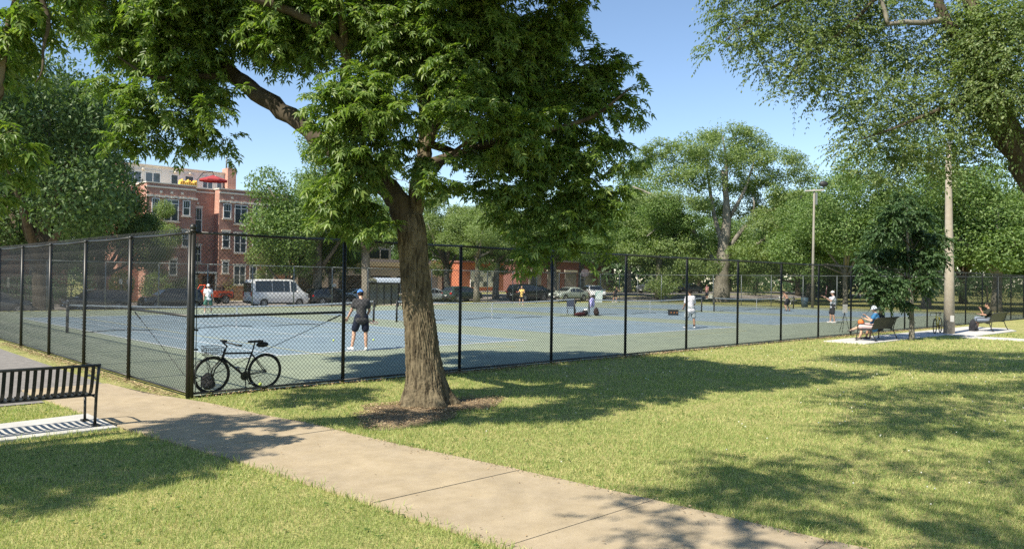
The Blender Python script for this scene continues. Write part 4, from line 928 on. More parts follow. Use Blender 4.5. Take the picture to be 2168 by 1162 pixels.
def car(kind, label, p, rz, col, z=0., name='parked_car', cat='car', group='vehicles parked along the street', scale=1., skip=()):
    s = SHAPES[kind]; e = thing(name, label, cat, (p[0], p[1], z), rz, group); e.scale = (scale,)*3
    top = s['top']; xs = [t[0] for t in top]; w = s['w']; belt = s['belt']; hmax = max(t[1] for t in top)
    N = 26; X = np.unique(np.concatenate([np.linspace(xs[0], xs[-1], N), xs]))
    body = MB(); V = []; nring = 14
    def tw(zt): # half width at roof height
        return w*(1-.20*max(0, (zt-belt))/(hmax-belt+1e-6)) if zt > belt else w
    for x in X:
        zt = float(np.interp(x, xs, [t[1] for t in top])); endf = min(1, (x-xs[0])/.35+.0, (xs[-1]-x)/.35); endf = max(0, endf)
        ww = w*(.86+.14*math.sqrt(endf)); zb = .24+.14*(1-endf); wt = tw(zt)*(ww/w); zbel = min(belt, zt-.03)
        half = [(ww*.88, zb), (ww*.985, zb+.10), (ww, (zb+zbel)/2), (ww*.975, zbel-.06), (ww*.955, zbel), (wt*.965 if zt > belt+.1 else ww*.93, zt-.07 if zt > belt+.1 else zbel+.5*(zt-zbel)), (wt*.86, zt)]
        V += [(x, y, z_) for y, z_ in half]+[(x, -y, z_) for y, z_ in reversed(half)]
    k = 14; F = [(i*k+j, i*k+(j+1) % k, (i+1)*k+(j+1) % k, (i+1)*k+j) for i in range(len(X)-1) for j in range(k)]
    F += [tuple(reversed(range(k))), tuple(range((len(X)-1)*k, len(X)*k))]
    V = [(x, y, z_) for x, y, z_ in V]
    body.add(V, F, 0, True); bo = body.build('body', paint(*col), e)
    # side glass
    roof = lambda x: float(np.interp(x, xs, [t[1] for t in top]))
    def yat(x, z_):
        zt = roof(x); wt = tw(zt); zb_ = belt; f = np.clip((z_-zb_)/max(zt-.07-zb_, .05), 0, 1); return (w*.955)*(1-f)+wt*.965*f
    for sgn in (1, -1):
        for x0, x1 in s['win']:
            z0 = belt+.04; za, zb2 = roof(x0)-.13, roof(x1)-.13
            za, zb2 = max(za, z0+.05), max(zb2, z0+.05)
            P = [(x0, z0), (x1, z0), (x1, zb2), (x0, za)]
            if sgn < 0: P = P[::-1]
            MB().quad(*[(x, sgn*(yat(x, z_)+.012), z_) for x, z_ in P]).build('side_window', M['glass'], e)
    # windscreen and back window over the steep parts of the profile
    def screen(xa, xb, nm):
        za, zb2 = roof(xa), roof(xb); dn = np.array([-(zb2-za), xb-xa]); dn = dn/np.linalg.norm(dn)*.012
        if dn[1] < 0: dn = -dn
        ya, yb = tw(za)*.82, tw(zb2)*.82
        P = [(xa+dn[0], -ya, za+dn[1]), (xb+dn[0], -yb, zb2+dn[1]), (xb+dn[0], yb, zb2+dn[1]), (xa+dn[0], ya, za+dn[1])]
        MB().quad(*P).build(nm, M['glass'], e)
    fi = max(i for i in range(len(top)) if top[i][1] > hmax-.25); screen(top[fi][0]*.9+top[fi+1][0]*.1, top[fi][0]*.08+top[fi+1][0]*.92, 'windscreen')
    if kind == 'van':
        MB().box((-2.955, .42, 1.80), (.03, .74, .85)).build('rear_window', M['glass'], e); MB().box((-2.955, -.42, 1.80), (.03, .74, .85)).build('rear_window', M['glass'], e)
    elif kind != 'pickup': 
        ri = min(i for i in range(len(top)) if top[i][1] > hmax-.25); screen(top[ri-1][0]*.9+top[ri][0]*.1, top[ri-1][0]*.12+top[ri][0]*.88, 'rear_window')
    key = (s['r'], col[0] == 'black')
    if key not in WH: WH[key] = wheel_meshes(s['r'], M['rim'])
    for wx in s['wheels']:
        for sgn in (1, -1):
            arch = MB().tube([(wx, sgn*(w*.80), s['r']+.02), (wx, sgn*(w+.004), s['r']+.02)], s['r']*1.17, 20)
            arch.build('wheel_arch', M['dark_plastic'], e)
            we = link('wheel', WH[key][0], e, (wx, sgn*(w-.04), s['r']), (0, 0, 0 if sgn < 0 else math.pi))
            link('rim', WH[key][1], we); link('brake_disc', WH[key][2], we)
    xf, xr_ = xs[-1], xs[0]; zl = belt-.22
    for sgn in (1, -1):
        MB().ell((xf-.17, sgn*w*.74, zl), (.16, .17, .085), 10, 6).build('headlight', M['lamp_clear'], e)
        MB().box((xr_+.06, sgn*w*.80, zl+.08), (.14, .22, .16 if kind != 'van' else .5)).build('tail_light', M['lamp_red'], e)
        if kind != 'van' or True: MB().ell((np.interp(.93, [0, 1], [0, s['win'][-1][1]])+.1, sgn*(w+.1), belt+.08), (.07, .11, .075), 8, 5).build('mirror', paint(*col), e)
    MB().box((xf-.06, 0, .43), (.16, w*1.75, .22)).build('front_bumper', M['dark_plastic'], e)
    MB().box((xr_+.05, 0, .45), (.16, w*1.72, .20)).build('rear_bumper', M['dark_plastic'], e)
    MB().box((xf-.03, 0, zl-.02), (.08, w*.9, .14)).build('grille', M['dark_plastic'], e)
    MB().box((xf+.03, 0, .46), (.02, .32, .1)).build('number_plate', M['white'], e); MB().box((xr_-.05, 0, .62), (.02, .32, .1)).build('number_plate', M['white'], e)
    for sgn in (1, -1): MB().box(((s['wheels'][0]+s['wheels'][1])/2, sgn*w*.975, .33), (s['wheels'][1]-s['wheels'][0]-2.3*s['r'], .05, .12)).build('sill', M['dark_plastic'], e)
    return e
def PZ(x, y, D): g = at(x, y, D); return g[:2], g[2]
BLK = ('black', (.010, .011, .013)); GREY = ('grey', (.07, .08, .09)); SIL = ('silver', (.42, .44, .45)); WHT = ('white', (.72, .72, .71)); SAGE = ('sage', (.36, .40, .35)); LBL = ('light_blue', (.30, .40, .50)); DGR = ('deep_green', (.03, .05, .045))
A0 = ANG
def place(kind, label, a, q, rz, col, dz=0, **k): return car(kind, label, W(a, q)[:2], rz, col, gz(a, q)+dz, **k)
place('suv', 'grey off-roader cut by the left picture edge, nose to the right', 5.7, 49.6, A0, GREY)
place('suv', 'black estate car facing left, first one parked behind the left net post', 13.6, 54.1, A0+math.pi, BLK)
place('suv', 'glossy black car parked just left of the corner post', 19.3, 53.6, A0+math.pi, ('black_gloss', (.014, .015, .018)), scale=1.04)
vn = place('van', 'white high-roof passenger van with long dark windows', 29.6, 54.9, A0, WHT, name='passenger_van', cat='van')
place('suv', 'black car with a white square on its roof in front of the van', 35.6, 55.3, A0, ('blue_black', (.016, .020, .026)))
place('sedan', 'light blue saloon half hidden by the player in the blue cap', 39.2, 55.3, A0, LBL)
place('sedan', 'silver saloon just right of the big trunk', 43.2, 48.5, A0, SIL)
place('hatch', 'dark green car beside the small dark bush', 46.0, 47.0, A0, DGR)
place('suv', 'boxy black car behind the woman in yellow', 51.2, 42.6, A0, ('jet', (.012, .013, .015)))
place('sedan', 'black saloon next to the boxy black car', 54.3, 44.5, A0, BLK)
place('sedan', 'pale sage green saloon behind the third court', 55.2, 40.6, A0+math.pi, SAGE)
place('hatch', 'white hatchback with its dark tail towards the courts', 60.5, 41.6, A0-2.2, ('white2', (.62, .64, .65)))
place('pickup', 'grey pickup truck parked under the far trees', 85.6, 51.8, A0+math.pi, GREY, name='pickup_truck', cat='pickup')
place('sedan', 'grey car on the street beyond the pickup truck', 93, 50.5, A0, GREY)
pl = thing('roof_sign', 'white square sign standing on the roof of the black car', 'sign', W(36.0, 55.3, gz(36, 55.3)+1.73), ANG)
MB().box((0, 0, .18), (.5, .06, .34)).build('panel', M['white'], pl); MB().box((0, 0, .015), (.3, .2, .03)).build('foot', M['dark_plastic'], pl)
# open red off-roader
RED = paint('red', (.85, .10, .03))
je = thing('offroader', 'bright red open-top off-roader with black fenders', 'car', W(26.5, 63.4, gz(26.5, 63.4)+.01), ANG+math.pi, 'vehicles parked along the street')
MB().prism([(-2.0, .62), (2.0, .62), (2.0, 1.02), (1.9, 1.18), (.75, 1.22), (-1.95, 1.18), (-2.02, 1.1)], 'y', -.72, .72).build('tub', RED, je)
MB().prism([(.75, .75), (2.02, .75), (2.0, 1.15), (.75, 1.25)], 'y', -.6, .6).build('bonnet', RED, je)
MB().prism([(-.55, .66), (.62, .66), (.62, 1.2), (-.55, 1.2)], 'y', -.76, .76).build('door', RED, je)
MB().tube([(.75, -.66, 1.22), (.5, -.62, 1.72), (.5, .62, 1.72), (.75, .66, 1.22)], .04, 6).build('windscreen_frame', RED, je)
MB().quad((.74, -.6, 1.25), (.52, -.58, 1.68), (.52, .58, 1.68), (.74, .6, 1.25)).build('windscreen', M['glass'], je)
MB().tube([(-.5, -.62, 1.2), (-.5, -.6, 1.74), (-.5, .6, 1.74), (-.5, .62, 1.2)], .04, 6).tube([(-1.8, -.62, 1.18), (-1.6, -.6, 1.66), (-.5, -.6, 1.74)], .035, 6).tube([(-1.8, .62, 1.18), (-1.6, .6, 1.66), (-.5, .6, 1.74)], .035, 6).build('roll_bar', M['black_metal'], je)
for x in (-.1, -1.2): MB().box((x, -.35, 1.25), (.18, .45, .6)).box((x, .35, 1.25), (.18, .45, .6)).build('seat', M['dark_plastic'], je)
jw = wheel_meshes(.41, M['rim'])
for wx in (-1.3, 1.35):
    for sgn in (1, -1):
        MB().prism([(wx-.62, .72), (wx-.45, .98), (wx+.45, .98), (wx+.62, .72), (wx+.55, .72), (wx+.42, .90), (wx-.42, .90), (wx-.55, .72)], 'y', sgn*.70, sgn*.93).build('fender', M['dark_plastic'] if wx < 0 else RED, je)
        we = link('wheel', jw[0], je, (wx, sgn*.8, .41), (0, 0, 0 if sgn < 0 else math.pi)); link('rim', jw[1], we); link('brake_disc', jw[2], we)
MB().box((2.12, 0, .62), (.2, 1.5, .2)).build('bumper', M['dark_plastic'], je); MB().box((-2.08, 0, .62), (.16, 1.5, .2)).build('bumper', M['dark_plastic'], je)
for sgn in (1, -1): MB().box((-2.06, sgn*.66, .95), (.08, .12, .2)).build('tail_light', M['lamp_red'], je); MB().ell((2.03, sgn*.45, 1.0), (.05, .11, .11), 8, 5).build('headlight', M['lamp_clear'], je)
je.scale = (1.1,)*3
sw = link('spare_wheel', jw[0], je, (-2.22, 0, .95), (0, 0, math.pi/2)); link('rim', jw[1], sw)
# ------------------------------------------------------------------ benches
M['bench_black'] = mat('bench_black_coating', (.018, .019, .017), .38, (.026, .027, .024), 25)
lb = court_empty('park_bench', -2.08, -1.9, .026, label='black steel strap bench beside the path at the left edge', cat='bench')
bl = 1.95
prof = [(-.135, .865), (-.10, .72), (-.055, .56), (-.01, .475), (.05, .445), (.25, .43), (.46, .44), (.51, .43), (.535, .395)]
sl = MB()
P = np.array([(0, y, z) for y, z in prof])
for i in range(len(P)-1):
    a, b = P[i], P[i+1]; d = b-a; L = np.linalg.norm(d); th_ = math.atan2(d[2], d[1])
    sl.box((a+b)/2, (.046, L+.006, .007), R=rotx(th_))
slm = sl.mesh('slat', M['bench_black'])
for x in np.arange(-.07, -bl+.03, -.0885): link('slat', slm, lb, (x, 0, 0))
for y, z, r in ((-.137, .868, .021), (.535, .385, .018), (.05, .43, .016)): MB().tube([(.02, y, z), (-bl-.02, y, z)], r, 8).build('cross_rail', M['bench_black'], lb)
for x in (.0, -bl):
    MB().tube([(x, .02, -.03), (x, -.005, .25), (x, -.03, .46), (x, -.08, .66), (x, -.137, .868)], .021, 8).build('leg', M['bench_black'], lb)
    MB().tube([(x, .50, -.03), (x, .50, .42)], .019, 8).tube([(x, .50, .41), (x, .02, .41)], .016, 8).build('leg', M['bench_black'], lb)
    MB().box((x, .0, .012), (.09, .16, .02)).box((x, .5, .012), (.09, .12, .02)).build('foot_plate', M['bench_black'], lb)
    MB().tube([(x, -.085, .66), (x, .1, .675), (x, .35, .68), (x, .47, .64), (x, .50, .42)], .016, 8).build('armrest', M['bench_black'], lb)

def mesh_bench(label, a, q, length, col):
    e = court_empty('park_bench', a, q, .02, label=label, cat='bench', group='mesh park benches on the plaza')
    mt = mat('bench_mesh_'+str(int(a)), col, .6)
    bp = [(-.02, .44), (-.10, .62), (-.16, .82), (-.27, .90)]; sp = [(-.02, .44), (.25, .42), (.46, .44)]
    for nm, pr in (('backrest', bp), ('seat', sp)):
        m_ = MB()
        for i in range(len(pr)-1):
            (y0, z0), (y1, z1) = pr[i], pr[i+1]; L = math.hypot(y1-y0, z1-z0)
            m_.box((length/2, (y0+y1)/2, (z0+z1)/2), (length-.06, L, .014), R=rotx(math.atan2(z1-z0, y1-y0)))
        m_.build(nm, mt, e)
    for x in (0, length):
        MB().tube([(x, -.24, 0), (x, -.13, .2), (x, -.06, .42), (x, -.12, .62), (x, -.18, .82), (x, -.30, .91)], .02, 8).build('leg', M['bench_black'], e)
        MB().tube([(x, .50, 0), (x, .50, .2), (x, .46, .42), (x, .48, .6), (x, .38, .64), (x, .1, .63), (x, -.12, .62)], .02, 8).build('leg', M['bench_black'], e)
        MB().tube([(x, .46, .41), (x, -.06, .41)], .018, 8).build('side_rail', M['bench_black'], e)
        MB().box((x, -.24, .01), (.07, .1, .02)).box((x, .5, .01), (.07, .1, .02)).build('foot_plate', M['bench_black'], e)
    return e
mesh_bench('black mesh bench with two people, left of the young tree', 25.05, -2.0, 2.15, (.018, .020, .018))
mesh_bench('olive-backed mesh bench with one man, right of the concrete pole', 36.85, -2.9, 2.55, (.05, .055, .028))

# ------------------------------------------------------------------ poles
pp = W(33.4, -2.25, 0)
cpole = thing('concrete_pole', 'thick pale concrete light pole by the yellow bicycle', 'pole', pp)
n = 12; MB().tube([(0, 0, -.1), (-.01, 0, 2.7), (-.08, 0, 6.5), (-.11, 0, 8.7)], [.24, .195, .14, .11], 16).build('shaft', mat('pole_concrete', (.31, .27, .21), .9, (.38, .335, .27), 5, .3, 60), cpole)
MB().box((-.11, 0, 8.72), (.3, .3, .12)).build('cap', M['galv'], cpole)
MB().box((0, -.235, .7), (.16, .03, .28)).build('hand_hole_cover', M['concrete_new'], cpole)
up = W(63.6, 18.2, 0); ud = up[1]
upole = thing('utility_pole', 'weathered wooden pole with crossarm and floodlight behind the courts', 'utility pole', up)
MB().tube([(0, 0, -.2), (.02, 0, 5), (.06, 0, 10.9)], [.13, .11, .08], 10).build('shaft', mat('grey_timber', (.20, .185, .15), .95, (.27, .25, .21), 4, .5, 30, stretch=(1, 1, .2)), upole)
MB().box((.05, -.12, 10.75), (1.75, .11, .12), R=roty(-.06)).build('crossarm', M['kerb'], upole)
MB().box((.22, -.1, 10.0), (.16, .14, 1.1)).build('conduit_box', M['galv'], upole)
MB().ell((.85, -.16, 11.35), (.40, .24, .28), 12, 8).build('floodlight', M['dark_plastic'], upole)
MB().tube([(.75, -.14, 10.85), (.85, -.16, 11.1)], .04, 6).build('bracket', M['galv'], upole)
lp = W(33, 38.6, 0)
lpole = thing('lamp_post', 'thin grey lamp post rising just right of the big trunk', 'lamp post', lp)
MB().tube([(0, 0, -.1), (0, 0, 10.2)], [.09, .05], 8).build('shaft', M['galv'], lpole)
MB().tube([(0, 0, 10.1), (-.4, 0, 10.35), (-1.2, 0, 10.4)], .035, 6).build('arm', M['galv'], lpole)
MB().box((-1.35, 0, 10.38), (.6, .2, .1)).build('lamp_head', M['galv'], lpole)
# park table and other small furniture beyond the courts
wt = thing('picnic_table', 'white park table far off above the last net', 'table', (*W(74, 26)[:2], 0), ANG+.75)
wm = M['white']
MB().box((0, 0, .74), (2.3, .75, .07)).build('table_top', wm, wt)
for y in (-.75, .75): MB().box((0, y, .45), (2.3, .28, .05)).build('seat', wm, wt)
for x in (-1., 1.): MB().box((x, -.3, .4), (.09, .09, .85), R=rotx(.3)).box((x, .3, .4), (.09, .09, .85), R=rotx(-.3)).box((x, 0, .42), (.08, 1.6, .09)).build('leg', wm, wt)
tb_ = thing('litter_bin', 'dark blue bin on the lit lawn right of the last net post', 'bin', W(65.0, 19.6), ANG)
MB().tube([(0, 0, 0), (0, 0, .95)], [.30, .33], 14).build('drum', mat('bin_blue', (.04, .08, .11), .6), tb_)
MB().tube([(0, 0, .95), (0, 0, 1.02)], [.35, .3], 14).build('lid', M['dark_plastic'], tb_)
cn_ = thing('traffic_sign', 'round pale sign on a post above the white hatchback', 'sign', (*at(1238, 600, 88)[:2], .3), 0)
MB().tube([(0, 0, 0), (0, 0, 3.0)], .04, 6).build('post', M['galv'], cn_)
MB().tube([(0, -.05, 2.8), (0, -.07, 2.8)], .45, 16).build('disc', mat('sign_pink', (.62, .42, .40), .6), cn_)
for i, (x, D, lab) in enumerate(((256, 66, 'small white parking sign on the dark trunk behind the left net'), (272, 66.5, 'second white parking sign, right of the first one'), (18, 60, 'narrow yellowish sign at the far left behind the grey off-roader'))):
    s_ = thing('parking_sign', lab, 'sign', (*at(x, 620, D)[:2], -.75), -.2)
    MB().tube([(0, 0, 0), (0, 0, 2.6)], .03, 6).build('post', M['galv'], s_)
    MB().box((0, -.04, 2.35 if i < 2 else 2.2), (.34 if i < 2 else .22, .02, .4 if i < 2 else .75)).build('panel', M['white'] if i < 2 else mat('sign_pale_yellow', (.55, .52, .36), .6), s_)
bd = thing('banner', 'pale green and white banner leaning by the white hatchback', 'banner', (*at(1268, 630, 78)[:2], .02), .1)
MB().box((0, 0, .62), (.72, .04, 1.2), R=rotx(.12)).build('panel', mat('banner_white', (.62, .68, .66), .7, (.2, .42, .36), 2.2, contrast=(.55, .58)), bd)
MB().box((0, .2, .3), (.6, .3, .05)).build('foot', M['dark_plastic'], bd)

# ------------------------------------------------------------------ things at the nets
db = court_empty('crate', 37.4, 15.4, .02, rz=-.75, label='black ball crate in front of the third net', cat='crate')
MB().box((0, 0, .17), (.62, .32, .30)).build('body', M['dark_plastic'], db); MB().box((0, 0, .335), (.66, .36, .04)).build('rim', M['black_metal'], db)
for x in (-.18, .02, .2): MB().box((x, -.168, .18), (.08, .01, .05)).build('label_tag', mat('tag_orange', (.5, .2, .05)), db)
for x in (-.28, .28): MB().box((x, 0, .01), (.05, .3, .03)).build('foot', M['black_metal'], db)
fc = court_empty('folding_chair', 31.0, 18.6, .02, rz=-.6, label='navy folding chair between the second and third nets', cat='chair')
NV = mat('canvas_navy', (.05, .065, .10), .9)
MB().box((0, .22, .78), (.5, .02, .5), R=rotx(-.1)).build('backrest', NV, fc); MB().box((0, 0, .45), (.5, .44, .02)).build('seat', NV, fc)
for x in (-.26, .26): MB().tube([(x, -.22, 0), (x, .2, .46), (x, .25, 1.03)], .014, 6).tube([(x, .24, 0), (x, -.2, .46)], .014, 6).build('leg', M['black_metal'], fc)
pj = court_empty('jacket', 31.75, 17.72, .72, label='lavender jacket hung over the third net post', cat='jacket')
MB().ell((.1, -.06, .22), (.22, .09, .2), 12, 8).ell((.2, -.08, .02), (.13, .07, .22), 10, 6).ell((.0, -.07, .05), (.09, .07, .2), 10, 6).build('cloth', cloth('lavender', (.38, .36, .62)), pj)
MB().tube([(-.05, -.12, .2), (-.1, -.13, -.2)], [.06, .045], 8).build('sleeve', cloth('lavender_dark', (.34, .32, .56)), pj)
bk = court_empty('backpack', 31.9, 17.35, .02, label='dark brown backpack standing under the lavender jacket', cat='backpack')
BRN = cloth('dark_brown', (.035, .024, .022))
MB().ell((0, 0, .25), (.2, .14, .26), 12, 8).build('body', BRN, bk); MB().ell((0, -.11, .17), (.15, .07, .13), 10, 6).build('front_pocket', BRN, bk); MB().tube([(-.05, 0, .5), (0, 0, .56), (.05, 0, .5)], .012, 6).build('handle', M['dark_plastic'], bk)
tbg = court_empty('tennis_bag', 30.35, 17.3, .02, rz=.1, label='maroon and black tennis bag lying by the second net', cat='bag')
MB().ell((0, 0, .13), (.62, .15, .13), 16, 8).build('body', cloth('maroon', (.07, .022, .022)), tbg); MB().ell((.5, 0, .2), (.22, .17, .2), 12, 8).build('end_pocket', cloth('black', (.02, .018, .02)), tbg); MB().tube([(-.2, -.05, .25), (0, -.08, .33), (.2, -.05, .25)], .012, 6).build('strap', M['dark_plastic'], tbg)
tw_ = court_empty('towel', 30.95, 17.35, .30, rz=.4, label='white towel thrown over the tennis bag end', cat='towel')
MB().ell((0, 0, .1), (.26, .14, .07), 12, 6).ell((.3, .02, .0), (.22, .11, .06), 12, 6).build('cloth', M['white'], tw_); MB().ell((.55, .02, -.18), (.12, .09, .12), 10, 6).build('fold', M['white'], tw_)
# balls
M['ball'] = mat('tennis_ball_felt', (.52, .66, .10), .9, (.58, .70, .14), 40)
for a, q, lab in ((1.58, .55, 'tennis ball seen through the rear wheel of the black bicycle'), (8.4, 9.2, 'tennis ball on the blue court left of the player in the blue cap'), (9.6, 8.6, 'tennis ball just in front of the player in the blue cap'), (16.2, 18.5, 'tennis ball lying between the first two courts'), (26.5, 21., 'tennis ball far off on the second court')):
    tag(MB().ell((0, 0, 0), .0335, 12, 8).build('tennis_ball', M['ball'], None, W(a, q, .052)), lab, 'ball', 'tennis balls on the courts')

# ------------------------------------------------------------------ bicycles
def bicycle(label, a, q, rz, paint_, lean=0., z=.012, basket=False, drop=False):
    e = court_empty('bicycle', a, q, z, rz=rz, label=label, cat='bicycle'); e.rotation_euler = (lean, 0, ANG+rz)
    R = .345; wb = 1.03; F_ = (-wb/2, R); B_ = (wb/2, R)      # front wheel at -x
    tyre = MB().torus((0, 0, 0), R-.022, .022, 'y', 44, 8).mesh('tyre', M['tyre']); rim = MB().torus((0, 0, 0), R-.048, .011, 'y', 40, 6).mesh('rim', M['black_metal'])
    sp = MB()
    for k in range(24):
        t = 2*math.pi*k/24; sp.tube([(.02*math.cos(t+1.2), .02*(-1)**k, .02*math.sin(t+1.2)), ((R-.05)*math.cos(t), 0, (R-.05)*math.sin(t))], .0014, 3, cap=False)
    spm = sp.mesh('spokes', M['rim']); hub = MB().tube([(0, -.05, 0), (0, .05, 0)], .022, 8).mesh('hub', M['dark_plastic'])
    for x in (-wb/2, wb/2):
        w_ = link('wheel', tyre, e, (x, 0, R)); link('rim', rim, w_); link('spokes', spm, w_); link('hub', hub, w_)
    bb = (.10, .29); st = (.245, .73); hd = (-.29, .76); hd2 = (-.325, .655)
    f = MB()
    f.tube([(hd[0], 0, hd[1]-.03), (st[0]-.005, 0, st[1]-.02)], .018, 8); f.tube([(hd2[0], 0, hd2[1]), (bb[0], 0, bb[1])], .021, 8); f.tube([(bb[0], 0, bb[1]), (st[0], 0, st[1])], .017, 8); f.tube([(hd[0]+.012, 0, hd[1]+.05), (hd2[0]-.008, 0, hd2[1]-.03)], .024, 8)
    for s in (1, -1): f.tube([(bb[0], s*.03, bb[1]), (B_[0], s*.065, R)], .010, 6); f.tube([(st[0]-.01, s*.018, st[1]-.03), (B_[0], s*.065, R)], .009, 6)
    f.build('frame', paint_, e)
    fk = MB()
    for s in (1, -1): fk.tube([(hd2[0]-.01, s*.045, hd2[1]-.04), (F_[0]+.04, s*.055, R+.12), (F_[0], s*.055, R)], [.015, .013, .010], 6)
    fk.tube([(hd2[0]-.01, -.05, hd2[1]-.04), (hd2[0]-.01, .05, hd2[1]-.04)], .015, 6); fk.build('fork', paint_, e)
    MB().tube([(st[0], 0, st[1]-.02), (st[0]+.045, 0, .90)], .014, 8).build('seat_post', M['dark_plastic'], e)
    sd = MB(); sd.prism([(.13, -.06), (.17, .0), (.13, .06), (0, .022), (-.14, .014), (-.14, -.014), (0, -.022)], 'z', .905, .945); s_ = sd.build('saddle', M['dark_plastic'], e, (st[0]+.05, 0, .0))
    hb = MB()
    if drop: hb.tube([(-.30, -.2, .93), (-.30, .2, .93)], .014, 8).tube([(-.30, .2, .93), (-.40, .21, .92), (-.43, .21, .86), (-.36, .21, .8)], .014, 8).tube([(-.30, -.2, .93), (-.40, -.21, .92), (-.43, -.21, .86), (-.36, -.21, .8)], .014, 8)
    else: hb.tube([(-.20, -.31, .92), (-.29, -.2, .945), (-.335, 0, .945), (-.29, .2, .945), (-.20, .31, .92)], .0135, 8).tube([(-.11, -.33, .91), (-.21, -.31, .92)], .019, 8).tube([(-.11, .33, .91), (-.21, .31, .92)], .019, 8)
    hb.tube([(hd[0]+.01, 0, hd[1]+.04), (-.25, 0, .86), (-.335, 0, .94)], .016, 8); hb.build('handlebar', M['dark_plastic'], e)
    cr = MB().tube([(bb[0], -.04, bb[1]), (bb[0], -.05, bb[1])], .085, 18).tube([(bb[0], -.06, bb[1]), (bb[0]+.09, -.07, bb[1]-.14)], .011, 6).tube([(bb[0], .06, bb[1]), (bb[0]-.09, .07, bb[1]+.14)], .011, 6).box((bb[0]+.09, -.12, bb[1]-.14), (.09, .08, .02)).box((bb[0]-.09, .12, bb[1]+.14), (.09, .08, .02))
    cr.build('crankset', M['black_metal'], e)
    MB().tube([(bb[0], -.045, bb[1]+.083), (B_[0], -.045, R+.04)], .005, 4).tube([(bb[0], -.045, bb[1]-.083), (B_[0], -.045, R-.04)], .005, 4).build('chain', M['dark_plastic'], e)
    if basket:
        b = MB()
        for z_, g in ((.70, .10), (.78, .13), (.86, .15)): b.tube([(-.62-g, -.12-g*.3, z_), (-.36, -.12-g*.3, z_), (-.36, .12+g*.3, z_), (-.62-g*.3, .12+g*.3, z_), (-.62-g*.3, -.12-g*.3, z_)], .005, 4)
        for k in range(9): b.tube([(-.63+k*.035, -.14, .69), (-.66+k*.04, -.17, .87)], .003, 4); b.tube([(-.63+k*.035, .14, .69), (-.66+k*.04, .17, .87)], .003, 4)
        for k in range(5): b.tube([(-.63, -.12+k*.06, .69), (-.70, -.14+k*.07, .87)], .003, 4)
        b.tube([(-.62, -.06, .69), (F_[0]-.02, -.06, R)], .005, 4).tube([(-.62, .06, .69), (F_[0]-.02, .06, R)], .005, 4); b.build('basket', M['dark_plastic'], e)
        MB().ell((st[0]+.2, 0, .86), (.13, .06, .055), 10, 6).build('saddle_bag', M['dark_plastic'], e)
        MB().tube([(bb[0]+.02, -.02, bb[1]), (bb[0]-.02, -.16, .02)], .010, 6).build('kickstand', M['black_metal'], e)
    return e
bicycle('black bicycle with wire basket leaning on the fence beside the corner post', .95, .16, 0, M['black_metal'], lean=.06, basket=True)
bicycle('yellow road bicycle parked against the concrete pole', 33.05, -1.88, .09, mat('frame_yellow', (.55, .45, .06), .35), z=.02, drop=True)
bg1 = court_empty('backpack', .62, .75, .012, label='dark backpack on the court behind the black bicycle', cat='backpack')
MB().ell((0, 0, .15), (.13, .10, .165), 12, 8).build('body', cloth('pack_black', (.02, .02, .021)), bg1); MB().ell((.02, -.08, .1), (.1, .05, .08), 10, 6).build('front_pocket', cloth('pack_black2', (.024, .024, .026)), bg1)
sh = court_empty('shoe', .78, .72, .012, rz=.3, label='pair of white shoes left on the court behind the front wheel', cat='shoes')
for y in (0, .1): MB().ell((0, y, .045), (.14, .045, .045), 12, 6).ell((-.07, y, .075), (.065, .04, .04), 10, 6).build('upper', M['white'], sh); MB().box((0, y, .01), (.27, .085, .02)).build('sole', M['white'], sh)
rk = court_empty('tennis_racket', .28, .22, .03, rz=.1, label='tennis racket leaning inside the fence left of the bicycle', cat='racket')
MB().torus((0, 0, .45), .15, .008, 'y', 28, 6).build('hoop', M['dark_plastic'], rk); MB().tube([(0, 0, 0), (0, 0, .3)], .014, 8).build('grip', M['dark_plastic'], rk)
st_ = MB()
for k in np.linspace(-.12, .12, 9): L_2 = math.sqrt(.15**2-k*k); st_.tube([(k, 0, .45-L_2), (k, 0, .45+L_2)], .001, 3); st_.tube([(-L_2, 0, .45+k), (L_2, 0, .45+k)], .001, 3)
st_.build('strings', M['white'], rk)

# ------------------------------------------------------------------ people
def capsule(mb, p0, p1, r0_, r1_, n=12):
    p0, p1 = np.asarray(p0, float), np.asarray(p1, float); d = p1-p0; L = np.linalg.norm(d); d = d/max(L, 1e-6)
    pts, rs = [], []
    for t in (-.99, -.9, -.65, -.35): pts.append(p0+d*r0_*t); rs.append(r0_*math.sqrt(max(0, 1-t*t)))
    pts.append(p0); rs.append(r0_); pts.append(p1); rs.append(r1_)
    for t in (.35, .65, .9, .99): pts.append(p1+d*r1_*t); rs.append(r1_*math.sqrt(max(0, 1-t*t)))
    mb.tube(pts, rs, n)
def remeshed(mb, name, m, vox, parent, extra=None, smooth=3):
    me = mb.mesh(name, m); o = bpy.data.objects.new(name, me); COL.objects.link(o)
    r = o.modifiers.new('r', 'REMESH'); r.mode = 'VOXEL'; r.voxel_size = vox; r.use_smooth_shade = True
    s = o.modifiers.new('s', 'SMOOTH'); s.iterations = smooth; s.factor = .5
    dg = bpy.context.evaluated_depsgraph_get(); me2 = bpy.data.meshes.new_from_object(o.evaluated_get(dg)); me2.name = name
    bpy.data.objects.remove(o); bpy.data.meshes.remove(me)
    if not me2.materials: me2.materials.append(m)
    me2.polygons.foreach_set('use_smooth', [True]*len(me2.polygons))
    return link(name, me2, parent)
V_ = lambda *a: np.array(a, float)
def nrm(v): v = np.asarray(v, float); return v/np.linalg.norm(v)
